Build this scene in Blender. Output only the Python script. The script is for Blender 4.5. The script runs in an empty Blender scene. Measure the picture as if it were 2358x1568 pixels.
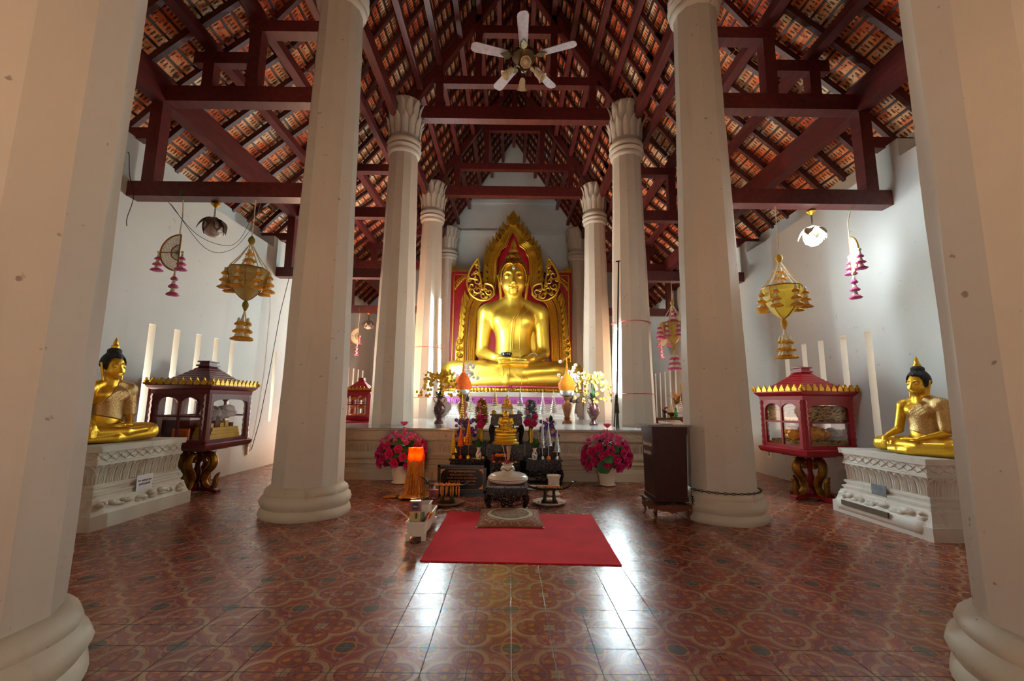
import bpy, math, random
import numpy as np
from math import pi, sin, cos, radians as R, sqrt, atan2, tan
from mathutils import Vector, Matrix, Euler
from mathutils.bvhtree import BVHTree
rnd = random.Random(7)
S = bpy.context.scene
COL = S.collection
# ------------------------------------------------------------------ camera
FPX, PIT, YAW, ROL, EYE = 1010.0, .1408, .0049, .0100, 1.172
cd = bpy.data.cameras.new('camera'); cam = bpy.data.objects.new('camera', cd); COL.objects.link(cam)
cd.sensor_fit = 'HORIZONTAL'; cd.sensor_width = 36.0; cd.lens = FPX/2358*36; cd.clip_start = .02; cd.clip_end = 200
R0 = Vector((cos(YAW), -sin(YAW), 0)); F0 = Vector((sin(YAW), cos(YAW), 0)); Z0 = Vector((0, 0, 1))
CF = cos(PIT)*F0 + sin(PIT)*Z0; CD_ = sin(PIT)*F0 - cos(PIT)*Z0
CR = cos(ROL)*R0 - sin(ROL)*CD_; CDN = sin(ROL)*R0 + cos(ROL)*CD_
m3 = Matrix((CR, -CDN, -CF)).transposed()
cam.matrix_world = Matrix.Translation((0, 0, EYE)) @ m3.to_4x4()
S.camera = cam
def ray(x, y): return CF + CR*((x-1179)/FPX) + CDN*((y-784)/FPX)
def gz(x, y, z=0.0):            # photo point to world on a level surface
    d = ray(x, y); return Vector((0, 0, EYE)) + d*((z-EYE)/d.z)
def gy(x, y, Y):                # photo point to world at a distance
    d = ray(x, y); return Vector((0, 0, EYE)) + d*(Y/d.y)
# ------------------------------------------------------------------ materials
class V:
    def __init__(s, b, k): s.b, s.k = b, k
    def _m(s, op, *a, r=False):
        n = s.b.t.nodes.new('ShaderNodeMath'); n.operation = op
        args = [s]+list(a)
        for i, x in enumerate(args):
            if isinstance(x, V): s.b.t.links.new(x.k, n.inputs[i])
            else: n.inputs[i].default_value = float(x)
        return V(s.b, n.outputs[0])
    def __add__(s, o): return s._m('ADD', o)
    __radd__ = __add__
    def __mul__(s, o): return s._m('MULTIPLY', o)
    __rmul__ = __mul__
    def __sub__(s, o): return s._m('SUBTRACT', o)
    def __rsub__(s, o): return (s*-1)+o
    def __truediv__(s, o): return s._m('DIVIDE', o)
    def fr(s): return s._m('FRACT')
    def fl(s): return s._m('FLOOR')
    def ab(s): return s._m('ABSOLUTE')
    def sq(s): return s._m('SQRT')
    def sn(s): return s._m('SINE')
    def cs(s): return s._m('COSINE')
    def mn(s, o): return s._m('MINIMUM', o)
    def mx(s, o): return s._m('MAXIMUM', o)
    def lt(s, o): return s._m('LESS_THAN', o)
    def gt(s, o): return s._m('GREATER_THAN', o)
    def pw(s, o): return s._m('POWER', o)
    def at2(s, o): return s._m('ARCTAN2', o)
    def st(s, a, b):            # smoothstep
        n = s.b.t.nodes.new('ShaderNodeMapRange'); n.interpolation_type = 'SMOOTHSTEP'
        s.b.t.links.new(s.k, n.inputs[0]); n.inputs[1].default_value = a; n.inputs[2].default_value = b
        return V(s.b, n.outputs[0])
class Mat:
    def __init__(s, name):
        s.m = bpy.data.materials.new(name); s.m.use_nodes = True; s.t = s.m.node_tree
        s.p = s.t.nodes['Principled BSDF']; s.out = s.t.nodes['Material Output']
        s._c = {}
    def tc(s, k='Object'):
        if k not in s._c:
            n = s.t.nodes.new('ShaderNodeTexCoord'); s._c[k] = n.outputs[k]
        return s._c[k]
    def geo(s, k='Position'):
        n = s.t.nodes.new('ShaderNodeNewGeometry'); return n.outputs[k]
    def xyz(s, k=None):
        n = s.t.nodes.new('ShaderNodeSeparateXYZ'); s.t.links.new(k or s.tc(), n.inputs[0])
        return [V(s, n.outputs[i]) for i in range(3)]
    def vec(s, x, y, z=0.0):
        n = s.t.nodes.new('ShaderNodeCombineXYZ')
        for i, q in enumerate((x, y, z)):
            if isinstance(q, V): s.t.links.new(q.k, n.inputs[i])
            else: n.inputs[i].default_value = q
        return n.outputs[0]
    def noise(s, sc, det=3, vec=None, rough=.55, stretch=None):
        n = s.t.nodes.new('ShaderNodeTexNoise'); n.inputs['Scale'].default_value = sc; n.inputs['Detail'].default_value = det; n.inputs['Roughness'].default_value = rough
        v = vec or s.tc()
        if stretch:
            mp = s.t.nodes.new('ShaderNodeMapping'); mp.inputs['Scale'].default_value = stretch; s.t.links.new(v, mp.inputs[0]); v = mp.outputs[0]
        s.t.links.new(v, n.inputs[0]); return V(s, n.outputs[0])
    def vor(s, sc, vec=None, out='Distance', feat='F1'):
        n = s.t.nodes.new('ShaderNodeTexVoronoi'); n.feature = feat; n.inputs['Scale'].default_value = sc
        s.t.links.new(vec or s.tc(), n.inputs[0])
        return V(s, n.outputs[out]) if out == 'Distance' else n.outputs[out]
    def white(s, vec, out='Value'):
        n = s.t.nodes.new('ShaderNodeTexWhiteNoise'); n.noise_dimensions = '3D'; s.t.links.new(vec, n.inputs[0])
        return V(s, n.outputs[out]) if out == 'Value' else n.outputs[out]
    def rgb(s, c):
        n = s.t.nodes.new('ShaderNodeRGB'); n.outputs[0].default_value = (*c, 1); return n.outputs[0]
    def mix(s, f, a, b, mode='MIX'):
        n = s.t.nodes.new('ShaderNodeMix'); n.data_type = 'RGBA'; n.blend_type = mode
        if isinstance(f, V): s.t.links.new(f.k, n.inputs[0])
        else: n.inputs[0].default_value = f
        for i, q in ((6, a), (7, b)):
            if isinstance(q, (tuple, list)): n.inputs[i].default_value = (*q, 1)
            else: s.t.links.new(q, n.inputs[i])
        return n.outputs[2]
    def ramp(s, f, stops, interp='LINEAR'):
        n = s.t.nodes.new('ShaderNodeValToRGB'); e = n.color_ramp.elements; n.color_ramp.interpolation = interp
        while len(e) < len(stops): e.new(.5)
        for q, (p, c) in zip(e, stops): q.position = p; q.color = (*c, 1)
        s.t.links.new(f.k, n.inputs[0]); return n.outputs[0]
    def set(s, k, v):
        i = s.p.inputs[k]
        if isinstance(v, V): s.t.links.new(v.k, i)
        elif isinstance(v, (tuple, list)): i.default_value = (*v, 1) if len(i.default_value) == 4 and len(v) == 3 else v
        elif isinstance(v, (int, float)): i.default_value = v
        else: s.t.links.new(v, i)
        return s
    def bump(s, h, st=.3, dist=.01, prev=None):
        n = s.t.nodes.new('ShaderNodeBump'); n.inputs['Strength'].default_value = st; n.inputs['Distance'].default_value = dist
        s.t.links.new(h.k, n.inputs['Height'])
        if prev: s.t.links.new(prev, n.inputs['Normal'])
        s.t.links.new(n.outputs[0], s.p.inputs['Normal']); return n.outputs[0]
def lin(r, g, b): return tuple(((q/255)/12.92 if q/255 <= .04045 else ((q/255+.055)/1.055)**2.4) for q in (r, g, b))
def pm(name, col, rough=.5, metal=0, ns=8, na=.15, bs=0, bst=.2, bd=.01, stretch=None, **kw):
    """a plain procedural material: colour varied by noise, noise bump"""
    m = Mat(name); n = m.noise(ns, 4, stretch=stretch)
    a = tuple(min(1, c*(1+na)) for c in col); b = tuple(c*(1-na) for c in col)
    m.set('Base Color', m.ramp(n, [(.3, b), (.7, a)])); m.set('Roughness', rough); m.set('Metallic', metal)
    if bs: m.bump(m.noise(bs, 3, stretch=stretch), bst, bd)
    for k, v in kw.items(): m.set(k.replace('_', ' '), v)
    return m.m
def emat(name, col, st):
    m = Mat(name); m.set('Base Color', col); m.set('Emission Color', col); m.set('Emission Strength', st); return m.m
# ------------------------------------------------------------------ mesh builder
class MB:
    def __init__(s): s.v, s.f, s.M, s.mi, s.cur = [], [], Matrix.Identity(4), [], 0
    def add(s, vs, fs):
        o = len(s.v); s.v += [tuple(s.M @ Vector(p)) for p in vs]; s.f += [tuple(o+i for i in f) for f in fs]; s.mi += [s.cur]*len(fs); return s
    def box(s, x0, y0, z0, x1, y1, z1, t=0, tx=None, ty=None):
        """t / tx, ty: inset of the top on each side"""
        tx = t if tx is None else tx; ty = t if ty is None else ty
        vs = [(x0, y0, z0), (x1, y0, z0), (x1, y1, z0), (x0, y1, z0), (x0+tx, y0+ty, z1), (x1-tx, y0+ty, z1), (x1-tx, y1-ty, z1), (x0+tx, y1-ty, z1)]
        return s.add(vs, [(0, 3, 2, 1), (4, 5, 6, 7), (0, 1, 5, 4), (1, 2, 6, 5), (2, 3, 7, 6), (3, 0, 4, 7)])
    def bar(s, p, q, w, h, up=(0, 0, 1)):
        p, q = Vector(p), Vector(q); d = (q-p).normalized(); u = Vector(up); sd = d.cross(u).normalized(); u = sd.cross(d)
        a, b = sd*(w/2), u*(h/2); vs = [e+x for e in (p, q) for x in (-a-b, a-b, a+b, -a+b)]
        return s.add(vs, [(0, 3, 2, 1), (4, 5, 6, 7), (0, 1, 5, 4), (1, 2, 6, 5), (2, 3, 7, 6), (3, 0, 4, 7)])
    def tube(s, pts, r, n=8, closed=False, caps=True, sq=(1, 1)):
        P = [Vector(p) for p in pts]; N = len(P); rr = r if isinstance(r, (list, tuple)) else [r]*N
        vs = []; fs = []; prev = None
        for i in range(N):
            t = (P[(i+1) % N]-P[i-1]) if (closed or 0 < i < N-1) else (P[1]-P[0] if i == 0 else P[-1]-P[-2])
            if t.length < 1e-9: t = Vector((0, 0, 1))
            t.normalize()
            if prev is None:
                u = t.cross(Vector((0, 0, 1)) if abs(t.z) < .9 else Vector((0, 1, 0))).normalized()
            else:
                u = prev - t*prev.dot(t)
                u = u.normalized() if u.length > 1e-6 else t.orthogonal().normalized()
            prev = u; w = t.cross(u)
            for k in range(n):
                a = 2*pi*k/n; vs.append(P[i]+(u*cos(a)*sq[0]+w*sin(a)*sq[1])*rr[i])
        for i in range(N if closed else N-1):
            j = (i+1) % N
            for k in range(n): fs.append((i*n+k, i*n+(k+1) % n, j*n+(k+1) % n, j*n+k))
        if caps and not closed:
            fs.append(tuple(range(n-1, -1, -1))); fs.append(tuple((N-1)*n+k for k in range(n)))
        return s.add(vs, fs)
    def lathe(s, prof, n=24, c=(0, 0, 0), sx=1, sy=1, wob=None):
        vs = []; fs = []; N = len(prof)
        for i, (r, z) in enumerate(prof):
            for k in range(n):
                a = 2*pi*(k+.5)/n; q = r*(wob(a, z) if wob else 1); vs.append((c[0]+q*cos(a)*sx, c[1]+q*sin(a)*sy, c[2]+z))
        for i in range(N-1):
            for k in range(n): fs.append((i*n+k, i*n+(k+1) % n, (i+1)*n+(k+1) % n, (i+1)*n+k))
        if prof[0][0] > 1e-5: fs.append(tuple(range(n-1, -1, -1)))
        if prof[-1][0] > 1e-5: fs.append(tuple((N-1)*n+k for k in range(n)))
        return s.add(vs, fs)
    def ball(s, c, r, n=12, m=8):
        rx, ry, rz = (r, r, r) if isinstance(r, (int, float)) else r
        vs = [(c[0], c[1], c[2]-rz)]; fs = []
        for i in range(1, m):
            a = -pi/2+pi*i/m
            for k in range(n): b = 2*pi*k/n; vs.append((c[0]+rx*cos(a)*cos(b), c[1]+ry*cos(a)*sin(b), c[2]+rz*sin(a)))
        vs.append((c[0], c[1], c[2]+rz)); L = len(vs)-1
        for k in range(n): fs.append((0, 1+(k+1) % n, 1+k)); fs.append((L, L-n+k, L-n+(k+1) % n))
        for i in range(m-2):
            for k in range(n): a = 1+i*n; fs.append((a+k, a+(k+1) % n, a+n+(k+1) % n, a+n+k))
        return s.add(vs, fs)
    def prism(s, poly, d0, d1, ax='y', inset=0.0):
        """polygon extruded along an axis; ax y: (x,z), z: (x,y), x: (y,z)"""
        mp = {'y': lambda a, b, d: (a, d, b), 'z': lambda a, b, d: (a, b, d), 'x': lambda a, b, d: (d, a, b)}[ax]
        n = len(poly); cx = sum(p[0] for p in poly)/n; cy = sum(p[1] for p in poly)/n
        A = [mp(a, b, d0) for a, b in poly]
        if inset:
            B = [mp(a+(cx-a)*inset, b+(cy-b)*inset, d1) for a, b in poly]
        else: B = [mp(a, b, d1) for a, b in poly]
        return s.add(A+B, [tuple(range(n)), tuple(range(2*n-1, n-1, -1))]+[(i, i+n, (i+1) % n+n, (i+1) % n) for i in range(n)])
    def leaf(s, L, W, bend=.3, cup=.15, n=6, tip=1.0, base=.25, th=0.0):
        """petal or leaf along +x, curving up in z; pointed or round"""
        vs = []; fs = []; mcol = 3
        for i in range(n+1):
            t = i/n; w = W*(base+(1-base)*sin(pi*min(1, t*.95+.03)**.8)) if t < .5 else W*max(0.0, 1-((t-.5)/.5)**(1.2+tip))
            if i == 0: w = W*base
            x = L*t*(1-.25*abs(bend)*t); z = L*bend*t*t
            for k in range(mcol):
                q = (k/(mcol-1)-.5)*2; vs.append((x, q*w/2, z+cup*W*q*q))
        for i in range(n):
            for k in range(mcol-1): a = i*mcol+k; fs.append((a, a+mcol, a+mcol+1, a+1))
        return s.add(vs, fs)
    def at(s, M): s.M = M; return s
    def build(s, name, mat, parent=None, smooth=40, loc=None, rot=None, mats=None):
        me = bpy.data.meshes.new(name); me.from_pydata(s.v, [], s.f); me.update()
        for q in (mats or [mat]): me.materials.append(q)
        if mats: me.polygons.foreach_set('material_index', s.mi)
        if smooth:
            me.polygons.foreach_set('use_smooth', [True]*len(me.polygons))
            if smooth < 179: me.set_sharp_from_angle(angle=R(smooth))
        return lk(bpy.data.objects.new(name, me), parent, loc, rot)
def lk(o, parent=None, loc=None, rot=None):
    COL.objects.link(o)
    if parent: o.parent = parent
    if loc is not None: o.location = loc
    if rot is not None: o.rotation_euler = rot if isinstance(rot, (tuple, list)) else (0, 0, rot)
    return o
def T(x=0, y=0, z=0, rz=0, rx=0, ry=0, s=1):
    return Matrix.Translation((x, y, z)) @ Euler((rx, ry, rz), 'XYZ').to_matrix().to_4x4() @ (Matrix.Diagonal((*s, 1)) if isinstance(s, (tuple, list)) else Matrix.Scale(s, 4))
def tag(o, label=None, cat=None, group=None, kind=None):
    if label: o['label'] = label
    if cat: o['category'] = cat
    if group: o['group'] = group
    if kind: o['kind'] = kind
    return o
def thing(name, label, cat, loc=(0, 0, 0), rz=0, group=None, s=1):
    o = bpy.data.objects.new(name, None); o.empty_display_size = .05; COL.objects.link(o); o.location = loc; o.rotation_euler = (0, 0, rz); o.scale = (s, s, s)
    return tag(o, label, cat, group, 'thing')
KIDS = {}
def dup(o, loc=None, rz=None, label=None, group=None, s=None):
    def cp(a, par):
        c = a.copy(); COL.objects.link(c)
        if par: c.parent = par
        for ch in [q for q in COL.objects if q.parent == a]: cp(ch, c)
        return c
    c = cp(o, None)
    if loc is not None: c.location = loc
    if rz is not None: c.rotation_euler = (0, 0, rz)
    if s is not None: c.scale = (s, s, s)
    if label: c['label'] = label
    if group: c['group'] = group
    return c
def struct(o): o['kind'] = 'structure'; return o
# ------------------------------------------------------------------ implicit bodies (one continuous surface)
def sdf_mesh(prims, lo, hi, vs):
    """prims: (op, shape, k, args) with op + - &; surface nets on a grid"""
    lo = np.array(lo, float); hi = np.array(hi, float); n = np.ceil((hi-lo)/vs).astype(int)+1
    D = np.full(n, 1e3, np.float32)
    ax = [lo[i]+vs*np.arange(n[i]) for i in range(3)]
    for op, sh, k, *a in prims:
        if op == '+':
            if sh == 'e': c, r = np.array(a[0]), np.array(a[1])*1.0; b0, b1 = c-r.max(), c+r.max()
            else:
                A, B = np.array(a[0]), np.array(a[1]); m = max(a[2], a[3]); b0, b1 = np.minimum(A, B)-m, np.maximum(A, B)+m
            pad = k+4*vs+.12*vs*10
            i0 = np.clip(np.floor((b0-pad-lo)/vs).astype(int), 0, n); i1 = np.clip(np.ceil((b1+pad-lo)/vs).astype(int)+1, 0, n)
        else: i0 = np.zeros(3, int); i1 = n.copy()
        if (i1 <= i0).any(): continue
        sl = tuple(slice(i0[i], i1[i]) for i in range(3))
        X, Y, Z = np.meshgrid(*[ax[i][sl[i]] for i in range(3)], indexing='ij', sparse=True)
        if sh == 'e':
            c, r = a[0], np.array(a[1], float); p0, p1, p2 = X-c[0], Y-c[1], Z-c[2]
            if len(a) > 2:
                Mi = np.array(Euler(a[2], 'XYZ').to_matrix().transposed())
                p0, p1, p2 = (Mi[j, 0]*p0+Mi[j, 1]*p1+Mi[j, 2]*p2 for j in range(3))
            k0 = np.sqrt((p0/r[0])**2+(p1/r[1])**2+(p2/r[2])**2); k1 = np.sqrt((p0/r[0]**2)**2+(p1/r[1]**2)**2+(p2/r[2]**2)**2)+1e-9
            d = k0*(k0-1)/k1
        elif sh == 'c':
            A, B, r1, r2 = np.array(a[0], float), np.array(a[1], float), a[2], a[3]; ba = B-A
            h = np.clip(((X-A[0])*ba[0]+(Y-A[1])*ba[1]+(Z-A[2])*ba[2])/max(1e-9, ba@ba), 0, 1)
            d = np.sqrt((X-A[0]-ba[0]*h)**2+(Y-A[1]-ba[1]*h)**2+(Z-A[2]-ba[2]*h)**2)-(r1+(r2-r1)*h)
        elif sh == 'p':
            nn = np.array(a[1], float); nn /= np.linalg.norm(nn); d = (X-a[0][0])*nn[0]+(Y-a[0][1])*nn[1]+(Z-a[0][2])*nn[2]
            d = np.broadcast_to(d, D[sl].shape)
        e = D[sl]; d = d.astype(np.float32)
        if op == '+':
            if k > 0: h = np.clip(.5+.5*(e-d)/k, 0, 1); D[sl] = np.where(e > 500, d, e+(d-e)*h-k*h*(1-h))
            else: D[sl] = np.minimum(e, d)
        elif op == '-':
            if k > 0: h = np.clip(.5-.5*(e+d)/k, 0, 1); D[sl] = e+(-d-e)*h+k*h*(1-h)
            else: D[sl] = np.maximum(e, -d)
        else: D[sl] = np.maximum(e, d)
    s = D < 0; cs = np.zeros(n-1, int); cc = [(i, j, k) for i in (0, 1) for j in (0, 1) for k in (0, 1)]
    g = lambda A, c: A[c[0]:A.shape[0]-1+c[0], c[1]:A.shape[1]-1+c[1], c[2]:A.shape[2]-1+c[2]]
    for c in cc: cs = cs+g(s, c)
    act = (cs > 0) & (cs < 8); idx = -np.ones(act.shape, np.int64); w = np.argwhere(act); idx[act] = np.arange(len(w))
    acc = np.zeros((len(w), 3)); cnt = np.zeros(len(w))
    for a in cc:
        for i in range(3):
            if a[i]: continue
            b = list(a); b[i] = 1
            va = D[tuple((w+a).T)]; vb = D[tuple((w+b).T)]; cr = (va < 0) != (vb < 0); t = np.where(cr, va/np.where(cr, va-vb, 1), 0)
            p = np.array(a, float)[None].repeat(len(w), 0); p[:, i] += t; acc += p*cr[:, None]; cnt += cr
    P = (w+acc/cnt[:, None])*vs+lo
    F = []
    for i in range(3):
        j, k = (i+1) % 3, (i+2) % 3
        a = [slice(None)]*3; b = [slice(None)]*3; a[i] = slice(0, -1); b[i] = slice(1, None)
        sa, sb = s[tuple(a)], s[tuple(b)]; e = np.argwhere(sa != sb); e = e[(e[:, j] > 0) & (e[:, k] > 0) & (e[:, j] < n[j]-1) & (e[:, k] < n[k]-1)]
        fl = sa[tuple(e.T)]
        o = []
        for dj, dk in ((0, 0), (1, 0), (1, 1), (0, 1)):
            q = e.copy(); q[:, j] -= dj; q[:, k] -= dk; o.append(idx[tuple(q.T)])
        q = np.stack(o, 1); q[~fl] = q[~fl][:, ::-1]; F.append(q)
    F = np.concatenate(F); F = F[(F >= 0).all(1)]
    return P, F
def sdf_obj(name, mat, prims, lo, hi, vs, parent=None, smooth_it=2):
    P, F = sdf_mesh(prims, lo, hi, vs)
    for _ in range(smooth_it):         # light relaxation
        A = np.zeros_like(P); c = np.zeros(len(P))
        for i in range(4):
            for q in (F[:, (i+1) % 4], F[:, i-1]): np.add.at(A, F[:, i], P[q]); np.add.at(c, F[:, i], 1)
        P = P*.5+.5*A/np.maximum(c, 1)[:, None]
    me = bpy.data.meshes.new(name); me.from_pydata(P.tolist(), [], F.tolist()); me.update(); me.materials.append(mat)
    me.polygons.foreach_set('use_smooth', [True]*len(me.polygons))
    return lk(bpy.data.objects.new(name, me), parent)
def rect_loft(mb, prof, hx, hy, c=(0, 0, 0)):
    """stack of rectangles; prof: (outset, z)"""
    vs = []; fs = []
    for o, z in prof:
        for sx, sy in ((-1, -1), (1, -1), (1, 1), (-1, 1)): vs.append((c[0]+sx*(hx+o), c[1]+sy*(hy+o), c[2]+z))
    for i in range(len(prof)-1):
        for k in range(4): fs.append((i*4+k, i*4+(k+1) % 4, (i+1)*4+(k+1) % 4, (i+1)*4+k))
    fs.append((3, 2, 1, 0)); e = (len(prof)-1)*4; fs.append((e, e+1, e+2, e+3)); return mb.add(vs, fs)
# ------------------------------------------------------------------ shared materials
def plaster(name, col, sc=1.0, dirt=.5, base_dirt=0):
    m = Mat(name); big = m.noise(.9*sc, 5, rough=.65); st = m.noise(1.2*sc, 4, stretch=(3, 3, .35)); sp = m.noise(16*sc, 2); fine = m.noise(55*sc, 3)
    c = m.ramp(big, [(.3, tuple(q*.9 for q in col)), (.7, col)])
    c = m.mix(st.st(.58, .8)*.35*dirt, c, lin(150, 118, 92))
    c = m.mix(sp.st(.70, .76)*.75*dirt, c, lin(92, 66, 44))
    if base_dirt:
        z = m.xyz()[2]; c = m.mix((z*-1+base_dirt).st(0, base_dirt)*big.st(.35, .6)*.7, c, lin(120, 104, 70))
    m.set('Base Color', c); m.set('Roughness', .62); m.set('Specular IOR Level', .35)
    m.bump(big*.6+fine*.15+st*.3, .35, .012); return m.m
M_wall = plaster('wall_plaster', lin(206, 210, 208), .8, .35)
M_col = plaster('column_plaster', lin(204, 194, 180), 1, .8)
M_base = plaster('column_base_plaster', lin(206, 194, 172), 2, 1.0)
M_stucco = plaster('old_stucco', lin(222, 214, 196), 3, 1.2)
M_plat = plaster('platform_stucco', lin(208, 190, 164), 2, 1.0)
M_white = plaster('white_stone', lin(235, 235, 230), 2, .3)
M_marble = pm('marble_slab', lin(158, 154, 150), .16, ns=2.5, na=.12)
def wood(name, col, rough=.42, na=.35, bst=.15): return pm(name, col, rough, ns=3, na=na, bs=9, bst=bst, stretch=(6, 1, 6))
M_wood = wood('red_painted_timber', lin(92, 35, 33), .42)
M_raft = wood('dark_rafter_timber', lin(82, 36, 33), .5)
M_batt = wood('dark_batten_timber', lin(66, 30, 28), .6)
def goldmat(name, col, rough=.3, ns=6, bst=.25, bd=.006, old=.25):
    m = Mat(name); n = m.noise(ns, 5, rough=.7); f = m.noise(ns*6, 4)
    m.set('Base Color', m.ramp(n*.6+f*.4, [(.35, tuple(q*(1-old) for q in col)), (.6, col)])); m.set('Metallic', .9)
    m.set('Roughness', f*.25+(rough-.1)); m.bump(f*.5+n*.5, bst, bd); return m.m
M_gold = goldmat('gold_leaf', lin(255, 214, 84), .40, 4, .2, .006, .12)
M_gold2 = goldmat('gold_leaf_aged', lin(255, 206, 70), .38, 12, .3, .004, .18)
M_gild = goldmat('carved_gilding', lin(222, 170, 52), .38, 25, .5, .004, .45)
M_bronze = goldmat('bronze_gilding', lin(170, 118, 48), .42, 25, .5, .004, .55)
M_silver = goldmat('silver_foil', lin(225, 228, 232), .3, 30, .3, .003, .3)
M_red = pm('red_lacquer', lin(152, 14, 28), .35, ns=3, na=.12)
M_redd = pm('dark_red_lacquer', lin(96, 14, 18), .35, ns=4, na=.2)
M_green = pm('leaf_green', lin(42, 92, 30), .5, ns=12, na=.3)
M_green2 = pm('leaf_green_dark', lin(22, 58, 26), .5, ns=12, na=.3)
M_pink = pm('lotus_pink', lin(206, 30, 104), .5, ns=14, na=.3, Subsurface_Weight=.0)
M_pink2 = pm('lotus_pale_pink', lin(228, 92, 150), .5, ns=14, na=.25)
M_yel = pm('marigold_yellow', lin(222, 160, 20), .6, ns=20, na=.3)
M_orange = pm('marigold_orange', lin(244, 120, 20), .6, ns=20, na=.2)
M_purple = pm('flower_purple', lin(92, 44, 150), .6, ns=20, na=.3)
M_petalw = pm('petal_white', lin(236, 234, 236), .5, ns=20, na=.05)
M_black = pm('black_lacquer', lin(26, 18, 20), .3, ns=6, na=.3)
M_metal = pm('dark_bronze', lin(62, 50, 40), .4, .8, ns=10, na=.3)
M_steel = pm('steel', lin(170, 172, 176), .3, .9, ns=10, na=.1)
M_plw = pm('white_plastic', lin(226, 216, 196), .4, ns=6, na=.04)
M_cer = pm('cream_ceramic', lin(230, 218, 198), .18, ns=8, na=.06)
M_tube = emat('fluorescent_glow', (.78, .97, .97), 165)
def glass(name, tint=(1, 1, 1), mixv=.12, rough=.03):
    m = Mat(name); t = m.t; tr = t.nodes.new('ShaderNodeBsdfTransparent'); tr.inputs[0].default_value = (*tint, 1)
    gl = t.nodes.new('ShaderNodeBsdfGlossy'); gl.inputs['Roughness'].default_value = rough
    mx = t.nodes.new('ShaderNodeMixShader'); fr = t.nodes.new('ShaderNodeLayerWeight'); fr.inputs[0].default_value = .5
    q = V(m, fr.outputs['Facing']).pw(4)*.6+mixv*.3
    t.links.new(q.k, mx.inputs[0]); t.links.new(tr.outputs[0], mx.inputs[1]); t.links.new(gl.outputs[0], mx.inputs[2]); t.links.new(mx.outputs[0], m.out.inputs[0]); return m.m
M_glass = glass('clear_glass')
def gauze(name, col, op):
    m = Mat(name); t = m.t; tr = t.nodes.new('ShaderNodeBsdfTransparent'); mx = t.nodes.new('ShaderNodeMixShader'); tl = t.nodes.new('ShaderNodeBsdfTranslucent'); tl.inputs[0].default_value = (*col, 1)
    ad = t.nodes.new('ShaderNodeMixShader'); m.set('Base Color', col); m.set('Roughness', .5)
    t.links.new(m.p.outputs[0], ad.inputs[1]); t.links.new(tl.outputs[0], ad.inputs[2]); ad.inputs[0].default_value = .5
    mx.inputs[0].default_value = op; t.links.new(tr.outputs[0], mx.inputs[1]); t.links.new(ad.outputs[0], mx.inputs[2]); t.links.new(mx.outputs[0], m.out.inputs[0]); return m.m
# ------------------------------------------------------------------ floor
def floor_mat():
    m = Mat('patterned_cement_tiles'); x, y, z = m.xyz()
    w = m.noise(2.2, 3); u = (x-.0238)/.2; v = (y-2.5)/.2
    p = (((u-1)/2+.5).fr()-.5).ab(); q = ((v/2+.5).fr()-.5).ab()
    L = lambda a, b: (a*a+b*b).sq()
    sd = L(p-.25, q).mn(L(p, q-.25))-.215
    band = (sd.ab()-.03).lt(0); band2 = ((sd+.075).ab()-.012).lt(0); band3 = ((sd-.05).ab()-.008).lt(0)
    def lobe(a, b):
        r = L(a-.27, b); th = b.at2(a-.27); return (r-(th*3).cs()*.055-.07).lt(0)
    leaf = lobe(p, q).mx(lobe(q, p)); r0 = L(p, q); th0 = q.at2(p)
    star = (r0-(th0*4).cs()*.03-.06).lt(0); hole = (r0-.03).lt(0)
    ring = (L(p-.27, q).mn(L(p, q-.27))-.045).lt(0)
    c = L(p*-1+.5, q*-1+.5); thc = (q*-1+.5).at2(p*-1+.5)
    med = (c-.115).lt(0); medr = ((c-.125).ab()-.013).lt(0); spoke = ((thc*8).cs().ab()-.12).lt(0)*(c-.1).lt(0)
    sw = ((c-(thc*4).cs()*.045-.2).ab()-.018).lt(0)
    red = m.ramp(m.noise(5, 4), [(.3, lin(124, 46, 42)), (.7, lin(156, 66, 54))])
    cream = lin(186, 142, 102); och = lin(196, 118, 48)
    k = m.mix(band3*.6, red, och); k = m.mix(sw*.75, k, lin(176, 128, 92)); k = m.mix(leaf*.85, k, och); k = m.mix(star*.8, k, och); k = m.mix(ring.mx(hole)*.8, k, red)
    k = m.mix(band2*.6, k, lin(160, 100, 66)); k = m.mix(band*.9, k, cream)
    k = m.mix(medr, k, och); k = m.mix(med, k, lin(84, 76, 68)); k = m.mix(spoke*.8, k, lin(120, 84, 70))
    iu = u.fl(); iv = v.fl(); r1 = m.white(m.vec(iu, iv, 1.5)); r2 = m.white(m.vec(iu, iv, 7.5)); r3 = m.white(m.vec(iu, iv, 4.5))
    k = m.mix(r1*.25, k, lin(84, 44, 46)); k = m.mix(w.st(.5, .75)*.25, k, lin(150, 110, 100))
    fu = u.fr(); fv = v.fr(); e = (fu-.5).ab().mx((fv-.5).ab())
    gr = e.st(.484, .494); k = m.mix(gr, k, lin(46, 30, 28))
    m.set('Base Color', k); m.set('Roughness', m.noise(3.5, 4)*.20+gr*.4+.13+m.noise(40, 2)*.06); m.set('Specular IOR Level', .55)
    h = (fu-.5)*(r2-.5)*.9+(fv-.5)*(r3-.5)*.9+(r1*.12)-gr*.5+m.noise(30, 2)*.02
    m.bump(h, .55, .0035); return m.m
struct(MB().box(-4.8, -2.5, -.12, 4.8, 14.9, 0).build('floor', floor_mat(), smooth=0))
struct(MB().box(-40, -40, -.30, 40, 50, -.14).build('ground', pm('dusty_yard', lin(222, 192, 164), .9, ns=.6, na=.15), smooth=0))
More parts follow.
